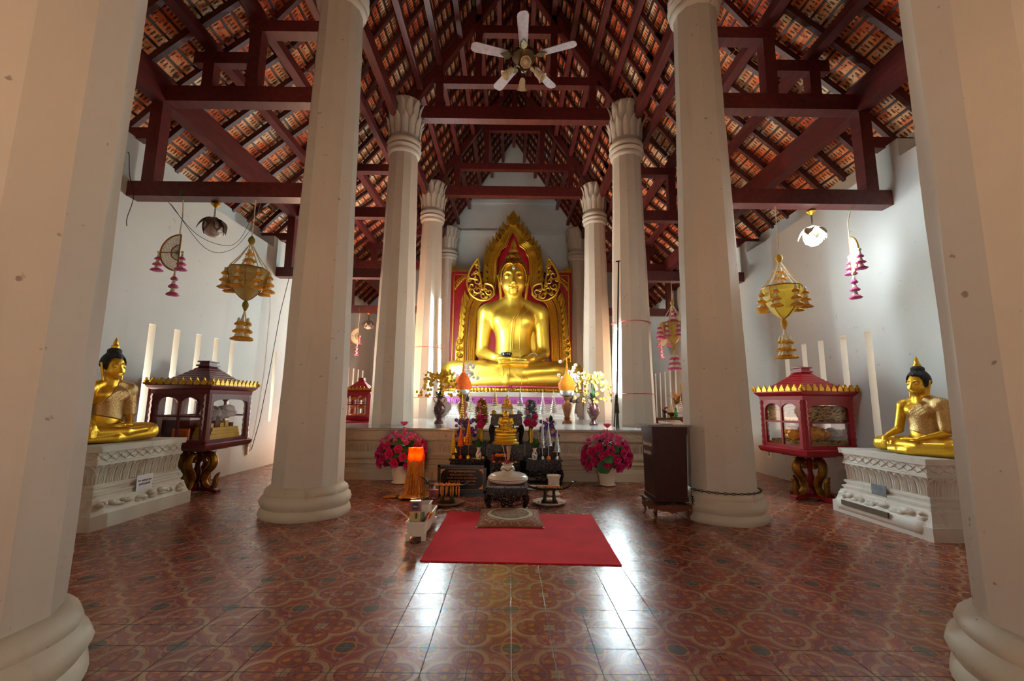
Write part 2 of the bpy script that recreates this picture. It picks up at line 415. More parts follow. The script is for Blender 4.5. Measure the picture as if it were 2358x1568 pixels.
# ------------------------------------------------------------------ walls with slit windows
SL_L = [5.32, 5.73, 6.14, 6.52, 6.91, 8.2, 8.6, 11.6, 12.0, 12.4, 12.8, 13.2, 1.7, 2.1, 2.5, 2.9, 3.3]
SL_R = [5.27, 5.68, 6.1, 6.46, 6.88, 8.5, 8.9, 11.6, 12.0, 12.4, 12.8, 13.2, 1.7, 2.1, 2.5, 2.9, 3.3]
def side_wall(name, xa, xb, slits, w=.11, z0=.78, z1=2.09, top=4.0):
    mb = MB(); y = -2.5
    for s in sorted(slits):
        if s > 10.4 and y < 10: mb.box(xa, y, -.1, xb, 9.1, top); mb.box(xa, 9.1, 2.45, xb, 11.1, top); y = 11.1  # unseen side doorway, added to let daylight into the rear aisle
        mb.box(xa, y, -.1, xb, s, top); mb.box(xa, s, -.1, xb, s+w, z0); mb.box(xa, s, z1, xb, s+w, top); y = s+w
    mb.box(xa, y, -.1, xb, 14.9, top)
    o_ = xa if xa < 0 else xb; mb.box(min(o_, o_*.985), -2.5, top, max(o_, o_*.985), 14.9, top+.40)
    for Y in (1.6, 4.85, 8.1, 11.35): mb.box(xa, Y-.22, top, xb, Y+.22, top+.22)
    return struct(mb.build(name, M_wall, smooth=0))
side_wall('wall_left', -4.84, -4.42, SL_L); side_wall('wall_right', 4.42, 4.84, SL_R)
AX = .07
AIS = [(5.35, 3.92), (4.75, 4.54), (4.2, 5.12), (3.65, 5.6), (3.1, 6.05), (2.65, 6.6), (2.36, 7.12)]
NAV = [(2.42, 6.95), (0, 10.65)]
prof = [(-x, z+.0) for x, z in AIS]+[(AX, 10.62)]+[(x, z) for x, z in AIS[::-1]]
wb = MB().prism([(-5.35, -.1)]+prof+[(5.35, -.1)], 14.72, 15.1)
wb.box(-2.1, 14.62, 7.0, 2.25, 14.74, 7.12); wb.prism([(-1.5, 8.15), (1.64, 8.15), (1.5, 8.3), (-1.36, 8.3)], 14.66, 14.74)
struct(wb.build('wall_back', M_wall, smooth=0))
# ------------------------------------------------------------------ roof: tiled slopes with rafters and battens
fw = MB(); e_ = [-4.84, -3.3, -3.295, -.5, .5, 3.295, 3.3, 4.84]
for i in range(7):
    if i % 2 == 0: fw.box(e_[i], -2.9, -.1, e_[i+1], -2.5, 4.0)
    else: fw.box(e_[i], -2.9, 2.1 if i == 3 else 1.8, e_[i+1], -2.5, 4.0)
fw.prism([(-5.35, 3.95)]+prof+[(5.35, 3.95)], -2.9, -2.5)
struct(fw.build('wall_front', M_wall, smooth=0))
def tile_mat():
    m = Mat('clay_roof_tiles'); n = m.t.nodes.new('ShaderNodeUVMap'); u, v, _ = m.xyz(n.outputs[0])
    uu = u/.15; vv = v/.155; row = vv.fl(); ui = uu+(row*.5).fr(); r = m.white(m.vec(ui.fl(), row, .5)); r2 = m.noise(.55, 3)
    k = m.ramp(r*.40+m.noise(1.1, 2, n.outputs[0]).st(.3, .7)*.55+r2*.1-.02, [(.06, lin(150, 50, 32)), (.25, lin(226, 96, 46)), (.48, lin(245, 142, 84)), (.68, lin(251, 194, 142)), (.88, lin(253, 228, 192))])
    k = m.mix(m.noise(30, 3).st(.5, .75)*.45, k, lin(120, 50, 34))
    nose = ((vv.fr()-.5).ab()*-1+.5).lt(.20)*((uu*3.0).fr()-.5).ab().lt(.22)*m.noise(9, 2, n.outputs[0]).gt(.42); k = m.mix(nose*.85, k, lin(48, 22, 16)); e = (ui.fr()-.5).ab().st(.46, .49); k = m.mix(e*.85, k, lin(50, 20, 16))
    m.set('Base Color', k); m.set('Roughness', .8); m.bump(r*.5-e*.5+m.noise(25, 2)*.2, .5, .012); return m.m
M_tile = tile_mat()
def slope(name, pts, sgn, y0=-2.5, y1=14.72, raf=.46, first=0):
    me = bpy.data.meshes.new(name); vs = []; fs = []; uv = []; d = 0
    P = [(AX*(1 if len(pts) == 2 else 0)+sgn*x, z) for x, z in pts]
    for i, (x, z) in enumerate(P):
        if i: d += sqrt((x-P[i-1][0])**2+(z-P[i-1][1])**2)
        vs += [(x, y0, z), (x, y1, z), (x, y0, z+.05), (x, y1, z+.05)]; uv.append(d)
    n = len(P); uvl = []
    for i in range(n-1):
        a, b = 4*i, 4*i+4
        for f, c in (((a, a+1, b+1, b), (0, 1, 1, 0)), ((a+2, b+2, b+3, a+3), (0, 0, 1, 1))):
            fs.append(f)
            for q in f: uvl.append((y0 if q % 2 == 0 else y1, uv[q//4]))
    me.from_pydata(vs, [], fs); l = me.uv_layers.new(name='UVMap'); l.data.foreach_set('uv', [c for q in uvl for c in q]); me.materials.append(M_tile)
    o = struct(lk(bpy.data.objects.new(name, me)))
    def along(s):
        for i in range(n-1):
            if uv[i+1] >= s or i == n-2:
                t = (s-uv[i])/(uv[i+1]-uv[i]); p, q = P[i], P[i+1]; dx, dz = q[0]-p[0], q[1]-p[1]; L = sqrt(dx*dx+dz*dz)
                nx, nz = (dz/L, -dx/L) if (dz/L)*(-sgn) > 0 or -dx/L < 0 and dz/L*sgn < 0 else (-dz/L, dx/L)
                if nz > 0: nx, nz = -nx, -nz
                return p[0]+dx*t, p[1]+dz*t, nx, nz, (dx/L, dz/L)
    k = 0; s = .08; bme = None
    while s < d-.04:
        x, z, nx, nz, tn = along(s)
        MB().bar((x+nx*.016, y0, z+nz*.016), (x+nx*.016, y1, z+nz*.016), .027, .030, (nx, 0, nz)).build('batten', M_batt, o, smooth=0); s += .155
    y = y0+.2
    while y < y1:
        mb = MB(); pp = [along(uv[i]) for i in range(n)]
        for i in range(n-1):
            x, z, nx, nz, _ = along(uv[i]+.001); x2, z2, nx2, nz2, _ = along(uv[i+1]-.001)
            mb.bar((x+nx*.075, y, z+nz*.075), (x2+nx2*.075, y, z2+nz2*.075), .06, .075, (nx, 0, nz))
        mb.build('rafter', M_raft, o, smooth=0); y += raf
    return o
slope('ceiling_left_aisle', AIS, -1, raf=.43); slope('ceiling_right_aisle', AIS, 1, raf=.43)
slope('ceiling_left_nave', NAV, -1, raf=.43); slope('ceiling_right_nave', NAV, 1, raf=.43)
def purlin(x, z0, z1, w, label, y0=-2.5, y1=14.72):
    tag(MB().box(x-w/2, y0, z0, x+w/2, y1, z1).build('purlin', M_wood, smooth=0), label, 'roof beam', kind='thing')
for sg, sd in ((-1, 'left'), (1, 'right')):
    c = AX if sg > 0 else AX
    pu = [(4.19, 4.66, 5.0, .15, 'deep dark red purlin nearest the %s wall of the hall'), (3.66, 5.36, 5.47, .12, 'dark red purlin second from the wall over the %s aisle'),
          (3.12, 5.77, 5.91, .12, 'dark red purlin third from the wall over the %s aisle'), (2.66, 6.32, 6.46, .1, 'dark red purlin high over the %s aisle close to the columns')]
    for x, z0, z1, w, lb in pu: purlin(sg*x, z0, z1, w, lb % sd)
    for x, lb in ((1.92, 'lowest red nave purlin on the %s slope above the column heads'), (1.55, 'second lowest red nave purlin on the %s slope over the queen posts'),
                  (1.15, 'middle red nave purlin on the %s slope between queen and upper posts'), (.77, 'red nave purlin on the %s slope over the upper posts'), (.38, 'topmost red nave purlin on the %s slope below the ridge')):
        zt = 10.65-1.529*x-.2; purlin(AX+sg*x, zt-.15, zt, .1, lb % sd)
    purlin(AX+sg*2.33, 6.72, 6.95, .14, 'long dark red wall plate beam running along the %s column heads' )if False else purlin(AX+sg*2.36, 6.66, 6.92, .13, 'long red plate beam along the %s row of column heads' % sd)
purlin(AX, 10.3, 10.5, .12, 'dark ridge beam at the very top of the nave roof')
def aisle_truss(sg, Y, label):
    t = thing('aisle_truss', label, 'roof truss', (0, Y, 0)); d = .08
    def bx(n, x0, z0, x1, z1, dd=d): MB().box(min(sg*x0, sg*x1), -dd, z0, max(sg*x0, sg*x1), dd, z1).build(n, M_wood, t, smooth=0)
    bx('tie_beam', 2.2, 3.48, 4.44, 3.66); bx('post', 4.14, 3.66, 4.28, 4.9, .07); bx('collar_beam', 2.2, 4.68, 4.3, 4.88, .075)
    bx('post', 3.6, 4.88, 3.73, 5.36, .06); bx('post', 3.06, 4.88, 3.2, 5.77, .07); bx('upper_beam', 3.1, 5.2, 3.86, 5.35, .052); bx('upper_beam', 2.2, 5.62, 3.22, 5.77, .075)
    bx('wall_bracket', 4.2, 4.2, 4.8, 4.34, .06)
for sg, sd in ((-1, 'left'), (1, 'right')):
    aisle_truss(sg, 4.85, 'nearest red timber aisle truss carrying the %s garland lantern and the %s lotus lamp' % (sd, sd))
    aisle_truss(sg, 8.1, 'red timber aisle truss at the %s platform edge column, behind the nearest truss' % sd)
    aisle_truss(sg, 11.35, 'farthest red timber aisle truss on the %s, beside the gilded statue' % sd)
def nave_truss(Y, label):
    t = thing('nave_truss', label, 'roof truss', (AX, Y, 0))
    b = lambda n, x0, z0, x1, z1, d: MB().box(x0, -d, z0, x1, d, z1).build(n, M_wood, t, smooth=0)
    b('tie_beam', -2.1, 6.75, 2.1, 7.02, .09); b('collar_beam', -1.66, 7.52, 1.66, 7.7, .075); b('upper_beam', -.86, 8.68, .86, 8.86, .07)
    for s in (-1, 1):
        b('post', s*1.55-.07, 7.02, s*1.55+.07, 7.95, .07); b('post', s*.77-.065, 7.7, s*.77+.065, 9.1, .065)
        MB().bar((s*2.2, 0, 6.98), (s*.05, 0, 10.2), .13, .15).build('principal_rafter', M_wood, t, smooth=0)
    b('king_post', -.07, 8.86, .07, 10.3, .07)
nave_truss(4.85, 'dark red nave truss above the frame that carries the ceiling fan'); nave_truss(8.1, 'dark red nave truss spanning the columns at the platform edge'); nave_truss(11.35, 'dark red nave truss spanning the columns beside the gilded statue')
# ------------------------------------------------------------------ columns
def column(x, Y, z0, label, ztop=7.08, hb=True, tp=.0190):
    t = thing('column', label, 'column', (x, Y, z0)); H = ztop-z0; rs = random.Random(int(x*10+Y*7))
    rb = (lambda z: (.358 if tp > .015 else .342)-tp*(z-.3)) if hb else (lambda z: .39-.0235*z)
    ns = 12; ph = [rs.random()*6 for _ in range(ns)]
    def wob(a, z): k = int(a/(2*pi)*ns) % ns; return 1+.010*sin(z*2.3+ph[k])+.007*sin(z*5.1+ph[k]*2)
    zs = .26 if hb else 0; kk = .3/.26
    if hb:
        w2 = lambda a, z: 1+.012*sin(a*3+ph[0])+.008*sin(a*7+z*20)
        pr = [(.435, 0), (.45, .03), (.44, .075), (.42, .095), (.435, .12), (.45, .155), (.435, .195), (.41, .215), (.40, .225), (.412, .245), (.40, .275), (.37, .3), (.35, .31)]
        MB().lathe([(r, z) for r, z in pr], 40, wob=w2).build('base', M_base, t, smooth=60)
    zn = H-1.12; n = int((zn-zs)/.22)
    z = [zs+(zn-zs)*i/n for i in range(n+1)]
    MB().lathe([(rb(q+z0*.0), q) for q in z], ns, wob=wob).build('shaft', M_col, t, smooth=22)
    r = rb(zn); c = MB()
    c.lathe([(r*.98, zn-.02), (r+.035, zn), (r+.05, zn+.04), (r+.03, zn+.075), (r+.05, zn+.09), (r+.07, zn+.13), (r+.05, zn+.175), (r+.03, zn+.19), (r+.05, zn+.21), (r+.065, zn+.25), (r+.045, zn+.29), (r+.02, zn+.33), (r-.0, zn+.37), (r+.0, zn+.55), (r+.015, zn+.8), (r+.05, H-.1), (r+.07, H-.03), (r+.05, H)], 24)
    M0 = c.M
    for tier, (zb, ht, w, nn, rr) in enumerate(((zn+.36, .40, .13, 14, r+.012), (zn+.62, .45, .13, 14, r+.02))):
        for k in range(nn):
            a = 2*pi*(k+.5*tier)/nn
            c.at(T(rr*cos(a), rr*sin(a), zb, a, 0, 0) @ T(ry=-pi/2+.06))
            # a pointed petal standing up, tip curling outward
            L = ht; vs = []; fs = []
            for i in range(7):
                q = i/6; ww = w*(.75+.25*sin(pi*q)) if q < .7 else w*(1-((q-.7)/.3)**1.6)*.93+.006
                off = .018+.05*max(0, q-.55)**1.3*3
                for sx in (-.5, -.18, .18, .5): vs.append((L*q, ww*sx, -off-(.016 if abs(sx) < .3 else 0)))
            for i in range(6):
                for j in range(3): b = i*4+j; fs.append((b, b+1, b+5, b+4))
            c.add(vs, fs)
    c.at(M0).build('capital', M_col, t, smooth=50); return t
PZ = .765
CL, CR_ = -2.135, 2.27
column(CL-.02, 1.81, 0, 'huge nearest faceted white column at the left edge, with moulded round foot', tp=.0045); column(CR_+.02, 1.82, 0, 'huge nearest faceted white column at the right edge, with moulded round foot', tp=.0045)
column(CL, 4.86, 0, 'tall white column with round foot between the left cabinet and the potted lotuses'); column(CR_, 4.86, 0, 'tall white column with round foot and chain, beside the dark donation box')
column(CL, 8.1, PZ, 'white column on the platform corner behind the left pot of pink lotuses', hb=False); column(CR_, 8.1, PZ, 'white column on the platform corner behind the dark pole', hb=False)
column(CL, 11.35, PZ, 'white column carrying the two lit tubes, left of the gilded statue', hb=False); column(CR_, 11.35, PZ, 'white column right of the gilded statue behind the dried yellow orchid vase', hb=False)
column(CL, 14.42, PZ, 'half hidden white column against the back wall, left of the arch', hb=False); column(CR_, 14.42, PZ, 'half hidden white column against the back wall, right of the arch', hb=False)
# ------------------------------------------------------------------ platform
def frieze_lattice(mb, x0, x1, y, z0, z1, n, th=.012):
    w = (x1-x0)/n; zc = (z0+z1)/2
    for i in range(n):
        a = x0+w*i
        for p, q in (((a, z0), (a+w, z1)), ((a, z1), (a+w, z0))): mb.bar((p[0], y, p[1]), (q[0], y, q[1]), th, th*1.2, (0, 1, 0))
        mb.ball((a+w/2, y, zc), (.02, .012, .02), 8, 6)
    for z in (z0-.008, z1+.008): mb.bar((x0, y, z), (x1, y, z), th, th, (0, 1, 0))
def frieze_petals(mb, x0, x1, y, z0, z1, n, d=.02):
    w = (x1-x0)/n
    for i in range(n):
        c = x0+w*(i+.5); h = z1-z0
        for k in (.48, .3, .14):
            pts = [(c+k*w*cos(a)*(1 if sin(a) > 0 else 1), y-(.5-k)*d*2, z0+h*.55+k*1.0*h*(sin(a) if sin(a) > 0 else sin(a)*1.1)) for a in [pi*(-.12+1.24*j/10) for j in range(11)]]
            pts = [(c-k*w, y, z0)]+pts[::-1]+[(c+k*w, y, z0)]
            mb.tube(pts, .009, 5)
pf = [(.0, 0), (.0, .12), (.03, .135), (.03, .15), (.07, .165), (.07, .22), (.03, .235), (.03, .25), (.07, .27), (.07, .30), (.04, .315), (.04, .34), (.10, .36), (.11, .40), (.11, .56), (.07, .575), (.06, .59), (.07, .60), (.07, .725), (.02, .735), (.02, .765)]
mb = MB(); poly = [(6.86+a, z) for a, z in pf]+[(14.7, PZ), (14.7, 0)]; mb.prism(poly, -3.55, 3.65, 'x')
plat = tag(mb.build('platform', M_plat, smooth=30), 'raised stucco altar platform with carved front below the gilded statue', 'platform', kind='thing')
mb = MB(); frieze_lattice(mb, -3.5, 3.6, 6.925, .615, .71, 38); mb.build('lattice_frieze', M_plat, plat)
mb = MB(); frieze_petals(mb, -3.5, 3.6, 6.962, .41, .545, 36); mb.build('petal_frieze', M_plat, plat)
MB().box(-3.56, 6.87, .75, 3.66, 14.7, .768).build('marble_top', M_marble, plat, smooth=0)
# ------------------------------------------------------------------ light
W = bpy.data.worlds.new('sky'); S.world = W; W.use_nodes = True
bg = W.node_tree.nodes['Background']; bg.inputs[0].default_value = (1.0, .86, .76, 1); bg.inputs[1].default_value = 2.6
def lamp_sun():
    d = bpy.data.lights.new('sun', 'SUN'); d.energy = 32; d.angle = R(.6); d.color = (1, .90, .80); o = bpy.data.objects.new('sun', d); COL.objects.link(o); o.rotation_euler = Vector((.50, .16, -.85)).to_track_quat('-Z', 'Y').to_euler()
lamp_sun()
def lamp(name, kind, loc, energy, col, size=.1, rot=None, sy=None):
    d = bpy.data.lights.new(name, kind); d.energy = energy; d.color = col
    if kind == 'AREA':
        d.size = size
        if sy: d.shape = 'RECTANGLE'; d.size_y = sy
    else: d.shadow_soft_size = size
    o = bpy.data.objects.new(name, d); COL.objects.link(o); o.location = loc
    if rot: o.rotation_euler = rot
    return o
S.view_settings.view_transform = 'Standard'; S.view_settings.look = 'None'; S.view_settings.gamma = 1; S.view_settings.use_curve_mapping = False
S.view_settings.exposure = 1.7
S.cycles.max_bounces = 10; S.cycles.diffuse_bounces = 6; S.cycles.glossy_bounces = 3; S.cycles.transmission_bounces = 4; S.cycles.transparent_max_bounces = 12; S.cycles.caustics_reflective = False; S.cycles.caustics_refractive = False
S.cycles.use_denoising = True; S.cycles.sample_clamp_indirect = 2.5; S.cycles.blur_glossy = 1.0; S.cycles.use_light_tree = True
def fluo(label, p, q, outward):
    t = thing('fluorescent_lamp', label, 'lamp', p); d = Vector(q)-Vector(p); o = Vector(outward)
    MB().tube([d*.02, d*.98], .018, 12).build('lit_tube', M_tube, t)
    MB().bar(tuple(-o*.035-d*.0), tuple(d-o*.035), .05, .03, outward).build('housing', M_plw, t, smooth=0)
    for k in (.0, .98): MB().bar(tuple(d*k-o*.03), tuple(d*k+o*.02), .03, .03, (0, 0, 1)).build('socket', M_plw, t, smooth=0)
    return t
# ------------------------------------------------------------------ main statue
def hairmat(name, col, sc, metal=1.0, rough=.35):
    m = Mat(name); d = m.vor(sc); m.set('Base Color', m.ramp(d, [(.0, col), (.5, col), (.75, tuple(q*.25 for q in col))])); m.set('Metallic', metal); m.set('Roughness', rough)
    m.bump(d*-1+.6, .7, .012); return m.m
M_hairg = hairmat('gold_curls', lin(240, 184, 60), 34); M_hairb = hairmat('black_curls', lin(26, 24, 26), 34, 0, .5)
def mir(f): return [f(-1), f(1)]
def head_prims(cz, k=1.0, y=0.0, tilt=0.0):
    """face, ears and neck at chin-to-hairline size k; cz = eye height"""
    P = []; e = lambda c, r, kk=.05, *q: P.append(('+', 'e', kk*k, (c[0]*k, y+c[1]*k, cz+c[2]*k), tuple(x*k for x in r), *q)); c_ = lambda a, b, r1, r2, kk=.04: P.append(('+', 'c', kk*k, (a[0]*k, y+a[1]*k, cz+a[2]*k), (b[0]*k, y+b[1]*k, cz+b[2]*k), r1*k, r2*k))
    e((0, 0, .03), (.345, .40, .50)); e((0, -.05, -.22), (.29, .33, .30), .12); e((0, -.29, -.44), (.11, .09, .08), .08)
    for s in (-1, 1):
        e((s*.2, -.22, -.2), (.11, .1, .14), .12)
        c_((s*.035, -.41, .03), (s*.10, -.405, .115), .020, .020, .02); c_((s*.10, -.405, .115), (s*.19, -.365, .135), .020, .018, .02); c_((s*.19, -.365, .135), (s*.31, -.26, .05), .018, .010, .02)
        P.append(('-', 'e', .06*k, (s*.155*k, y-.44*k, cz+.02*k), (.12*k, .055*k, .065*k)))
        e((s*.155, -.335, -.0), (.12, .055, .062), .02)
        c_((s*.055, -.335, -.02), (s*.26, -.30, .015), .014, .012, .01)
        e((s*.058, -.425, -.24), (.038, .045, .035), .03)
        c_((s*.385, .02, .12), (s*.40, .03, -.14), .06, .05, .03); c_((s*.465, .06, .13), (s*.40, .0, -.1), .035, .03, .03); c_((s*.40, .02, -.14), (s*.36, -.04, -.58), .045, .04, .03)
    c_((0, -.385, .04), (0, -.475, -.2), .035, .06, .05); e((0, -.475, -.215), (.055, .05, .04), .03)
    e((0, -.362, -.325), (.155, .062, .026), .015); e((0, -.36, -.380), (.13, .06, .031), .015)
    P.append(('-', 'c', .012*k, (-.12*k, y-.425*k, cz-.352*k), (.12*k, y-.425*k, cz-.352*k), .006*k, .006*k))
    return P
def seated(mudra='lap', fat=1.0):
    """seated cross-legged figure, 4.35 tall; -y is the front, +x the figure's left"""
    P = []; e = lambda c, r, k=.08, *q: P.append(('+', 'e', k, c, r, *q)); c = lambda a, b, r1, r2, k=.08: P.append(('+', 'c', k, a, b, r1, r2))
    e((0, .12, .42), (.8, .5, .40), .15)
    e((0, .03, .80), (.56, .40, .5), .15); e((0, .04, 1.35), (.49, .34, .75), .2); e((0, .04, 1.95), (.66, .36, .46), .25)
    for s in (-1, 1):
        e((s*.30, -.2, 1.95), (.27, .16, .2), .15)
        c((s*.16, .06, 2.52), (s*.66, .05, 2.26), .16, .2, .12); e((s*.74, .04, 2.2), (.24, .25, .24), .1)
    c((0, .04, 2.35), (0, .0, 2.75), .25, .22, .1)
    # legs: thighs, then the two folded shins and feet
    for s in (-1, 1): c((s*.45, .12, .40), (s*1.60, -.22, .42), .42, .34, .12); e((s*1.68, -.27, .38), (.32, .34, .33), .1)
    c((1.62, -.33, .30), (-.1, -.80, .20), .29, .2, .05); c((-.1, -.8, .2), (-1.05, -.62, .17), .19, .13, .05)
    c((-1.62, -.36, .42), (.25, -.80, .42), .30, .20, .04); c((.25, -.80, .42), (1.15, -.66, .50), .18, .13, .05); c((1.1, -.66, .5), (1.42, -.52, .53), .12, .09, .05)
    for j in range(5): c((1.38, -.60+.055*j, .53), (1.50-.012*j, -.58+.055*j, .55), .045, .032, .02)
    L = 1
    def arm(s, el, wr, k=.06): c((s*.80, .04, 2.14), el, .22, .175, .1); c(el, wr, .17, .108, .06)
    arm(1, (.87, .0, 1.03), (.50, -.66, .80))
    # left hand in the lap, palm up
    zz = .66 if mudra == 'lap' else .70
    c((.50, -.66, .80), (.34, -.82, zz+.05), .105, .10, .05); e((.20, -.86, zz+.02), (.24, .15, .065), .05)
    for j in range(4): c((.03, -.97+.075*j, zz+.02), (-.38+.03*abs(j-1.5), -.94+.062*j, zz+.0), .046, .034, .02)
    c((.22, -.72, zz+.08), (.02, -.78, zz+.14), .05, .036, .03)
    if mudra == 'lap':
        arm(-1, (-.87, .0, 1.03), (-.50, -.66, .84))
        c((-.50, -.66, .84), (-.34, -.82, .80), .105, .10, .05); e((-.20, -.86, .78), (.24, .15, .06), .04)
        for j in range(4): c((-.03, -.97+.075*j, .775), (.38-.03*abs(j-1.5), -.94+.062*j, .75), .044, .033, .02)
        c((-.22, -.72, .84), (-.02, -.78, .88), .05, .036, .03)
    else:           # right hand over the shin, fingers to the ground
        arm(-1, (-.96, -.12, 1.08), (-1.02, -.70, .84))
        c((-1.02, -.70, .84), (-1.05, -.84, .74), .105, .09, .04); e((-1.06, -.92, .62), (.13, .07, .17), .04)
        for j in range(4): c((-1.15+.062*j, -.96, .55), (-1.16+.06*j, -1.0+.01*j, .22+.03*abs(j-1.5)), .040, .028, .015)
        c((-.97, -.88, .68), (-.86, -.92, .48), .042, .032, .02)
    return P
def drape(src, name, mat, paths, r, parent, off=.004, dirv=(0, 1, 0), start=-3.0, n=8):
    """raised seams that follow the body, cast on from the front"""
    me = src.data; bv = BVHTree.FromPolygons([v.co for v in me.vertices], [p.vertices for p in me.polygons]); mb = MB()
    for path in paths:
        pts = []
        for i in range(len(path)-1):
            for t in range(10):
                q = [path[i][k]+(path[i+1][k]-path[i][k])*t/10 for k in (0, 1)]; h = bv.ray_cast(Vector((q[0], start, q[1])), Vector(dirv))
                if h[0]: pts.append(h[0]-Vector(dirv)*off)
        if len(pts) > 2: mb.tube(pts, r, n)
    return mb.build(name, mat, parent)
SX, SY, SZ = .085, 12.35, 1.545
prims = seated('lap')+head_prims(3.16)
# the robe end hanging behind the left arm
prims.append(('+', 'e', .05, (.60, .14, 1.35), (.16, .07, .62)))
bud = sdf_obj('buddha_statue', M_gold, prims, (-2.15, -1.25, -.05), (2.15, .75, 3.8), .0235, None, 2)
bud.location = (SX, SY, SZ); tag(bud, 'huge seated gilded Buddha statue with hands folded in its lap, before the red panel', 'statue', kind='thing')
def hair(par, mat, mf, cz=3.16, k=1.0, y=0.0, vs=.03):
    hp = [('+', 'e', .02, (0, y+.04*k, cz+.1*k), (.44*k, .46*k, .565*k)), ('+', 'e', .05, (0, y+.04*k, cz+.66*k), (.25*k, .26*k, .17*k))]
    for s in (-1, 1): hp.append(('-', 'e', .02, (s*.14*k, y-.40*k, cz-.04*k), (.235*k, .47*k, .43*k)))
    hp += [('-', 'e', .02, (0, y-.45*k, cz-.2*k), (.36*k, .5*k, .4*k)), ('&', 'p', 0, (0, y, cz-.12*k), (0, .5, -1))]
    h = sdf_obj('hair', mat, hp, (-.5*k, y-.55*k, cz-.5*k), (.5*k, y+.55*k, cz+.9*k), vs*k, par, 1)
    m = MB(); z0 = cz+.80*k
    m.lathe([(.13*k, z0), (.145*k, z0+.06*k), (.12*k, z0+.12*k), (.085*k, z0+.16*k), (.09*k, z0+.2*k), (.07*k, z0+.3*k), (.035*k, z0+.4*k), (.004*k, z0+.47*k)], 16, (0, y+.03*k, 0), wob=lambda a, z: 1+.06*sin(a*8+z/k*14))
    m.build('flame_finial', mf, par, smooth=60); return h
hair(bud, M_hairg, M_gold)
M_eye = pm('eye_shell_white', lin(220, 224, 226), .25)
for s in (-1, 1):
    ey = MB().ball((s*.155, -.345, 3.157), (.078, .048, .020), 14, 8).build('eye', M_eye, bud); MB().ball((s*.150, -.378, 3.154), (.026, .02, .020), 10, 6).build('pupil', M_black, ey)
urna = MB().lathe([(.0, -.045), (.035, -.03), (.04, 0), (.02, .04), (.0, .075)], 12, sy=.4).build('forehead_jewel', M_petalw, bud, loc=(0, -.395, 3.39)); MB().ball((0, -.018, -.005), (.018, .008, .02), 8, 6).build('jewel_center', M_black, urna)
# seams of the robe: neckline from the left shoulder to the right armpit, and the hanging sash
ln = [[(-.55, 1.62), (-.42, 1.62), (-.2, 1.72), (.0, 1.93), (.2, 2.28), (.3, 2.44)], [(-.02, 1.9), (-.05, 1.5), (-.06, 1.02)], [(.50, 2.36), (.22, 1.98), (.19, 1.5), (.19, 1.02)], [(-.06, 1.02), (.19, 1.02)], [(.32, 2.38), (.06, 1.95), (.0, 1.5), (-.01, 1.05)]]
drape(bud, 'robe_sash', M_gold, ln, .014, bud)
for h_ in ([(-.27, .56), (-.25, .4), (-.27, .24)], [(-.12, .57), (-.1, .4), (-.12, .22)], [(.22, .32), (.24, .15), (.2, .02)], [(.38, .3), (.4, .15), (.37, .02)]): drape(bud, 'robe_hem', M_gold, [h_], .009, bud)
mb = MB()
for i in range(58):
    a = pi*(1.0+i/57.0); x = 1.86*cos(a); y = -.1+.92*sin(a)
    mb.at(T(x, y, -.10, a-pi/2+pi/2)).add([(0, -.075, .1), (.0, .075, .1), (.05, .06, .03), (.06, 0, -.0), (.05, -.06, .03)], [(0, 4, 3, 2, 1)]); mb.ball((.03, 0, .05), (.045, .055, .05), 8, 5)
mb.at(Matrix.Identity(4)).lathe([(1.84, -.11), (1.86, -.02), (1.8, .02), (1.5, .03)], 64, (0, -.1, 0), sy=.5)
mb.build('lotus_seat', M_gild, bud, smooth=40)
mb = MB(); mb.tube([(1.87*cos(pi*(1+i/40)), -.1+.93*sin(pi*(1+i/40)), .035) for i in range(41)], .02, 6); mb.build('pink_lotus_rim', M_pink2, bud)
# things in the hands
bw = MB().lathe([(.07, 0), (.13, .02), (.15, .07), (.14, .10), (.11, .085), (.05, .03)], 20).build('alms_bowl', pm('dark_blue_glaze', lin(16, 24, 44), .25)); bw.location = (SX-.17, SY-.86, SZ+.83)
tag(bw, 'small dark blue bowl resting in the gilded statue\'s hands', 'bowl')
mb = MB()
for k in range(22): mb.ball((rnd.uniform(-.12, .06), rnd.uniform(-.05, .05), rnd.uniform(.02, .07)), rnd.uniform(.02, .03), 6, 5)
g = mb.build('flower_garland', M_yel); g.location = (SX+.10, SY-.9, SZ+.74); tag(g, 'small marigold garland lying in the gilded statue\'s hands', 'flowers')
mb = MB()
for k in range(9): mb.at(T(.08, 0, .04, rnd.uniform(-.6, .6), 0, -.3)).leaf(rnd.uniform(.12, .2), .05, .2)
mb.at(Matrix.Identity(4)).build('leaves', M_green, g)
th = MB().tube([(.15*cos(a), .05*cos(a), .15*sin(a)) for a in [2*pi*i/24 for i in range(24)]], .008, 5, closed=True).build('sacred_thread', M_petalw); th.location = (SX+.52, SY-.63, SZ+.82); th.rotation_euler = (.5, .35, .4)
tag(th, 'white thread looped around the gilded statue\'s wrist', 'thread')
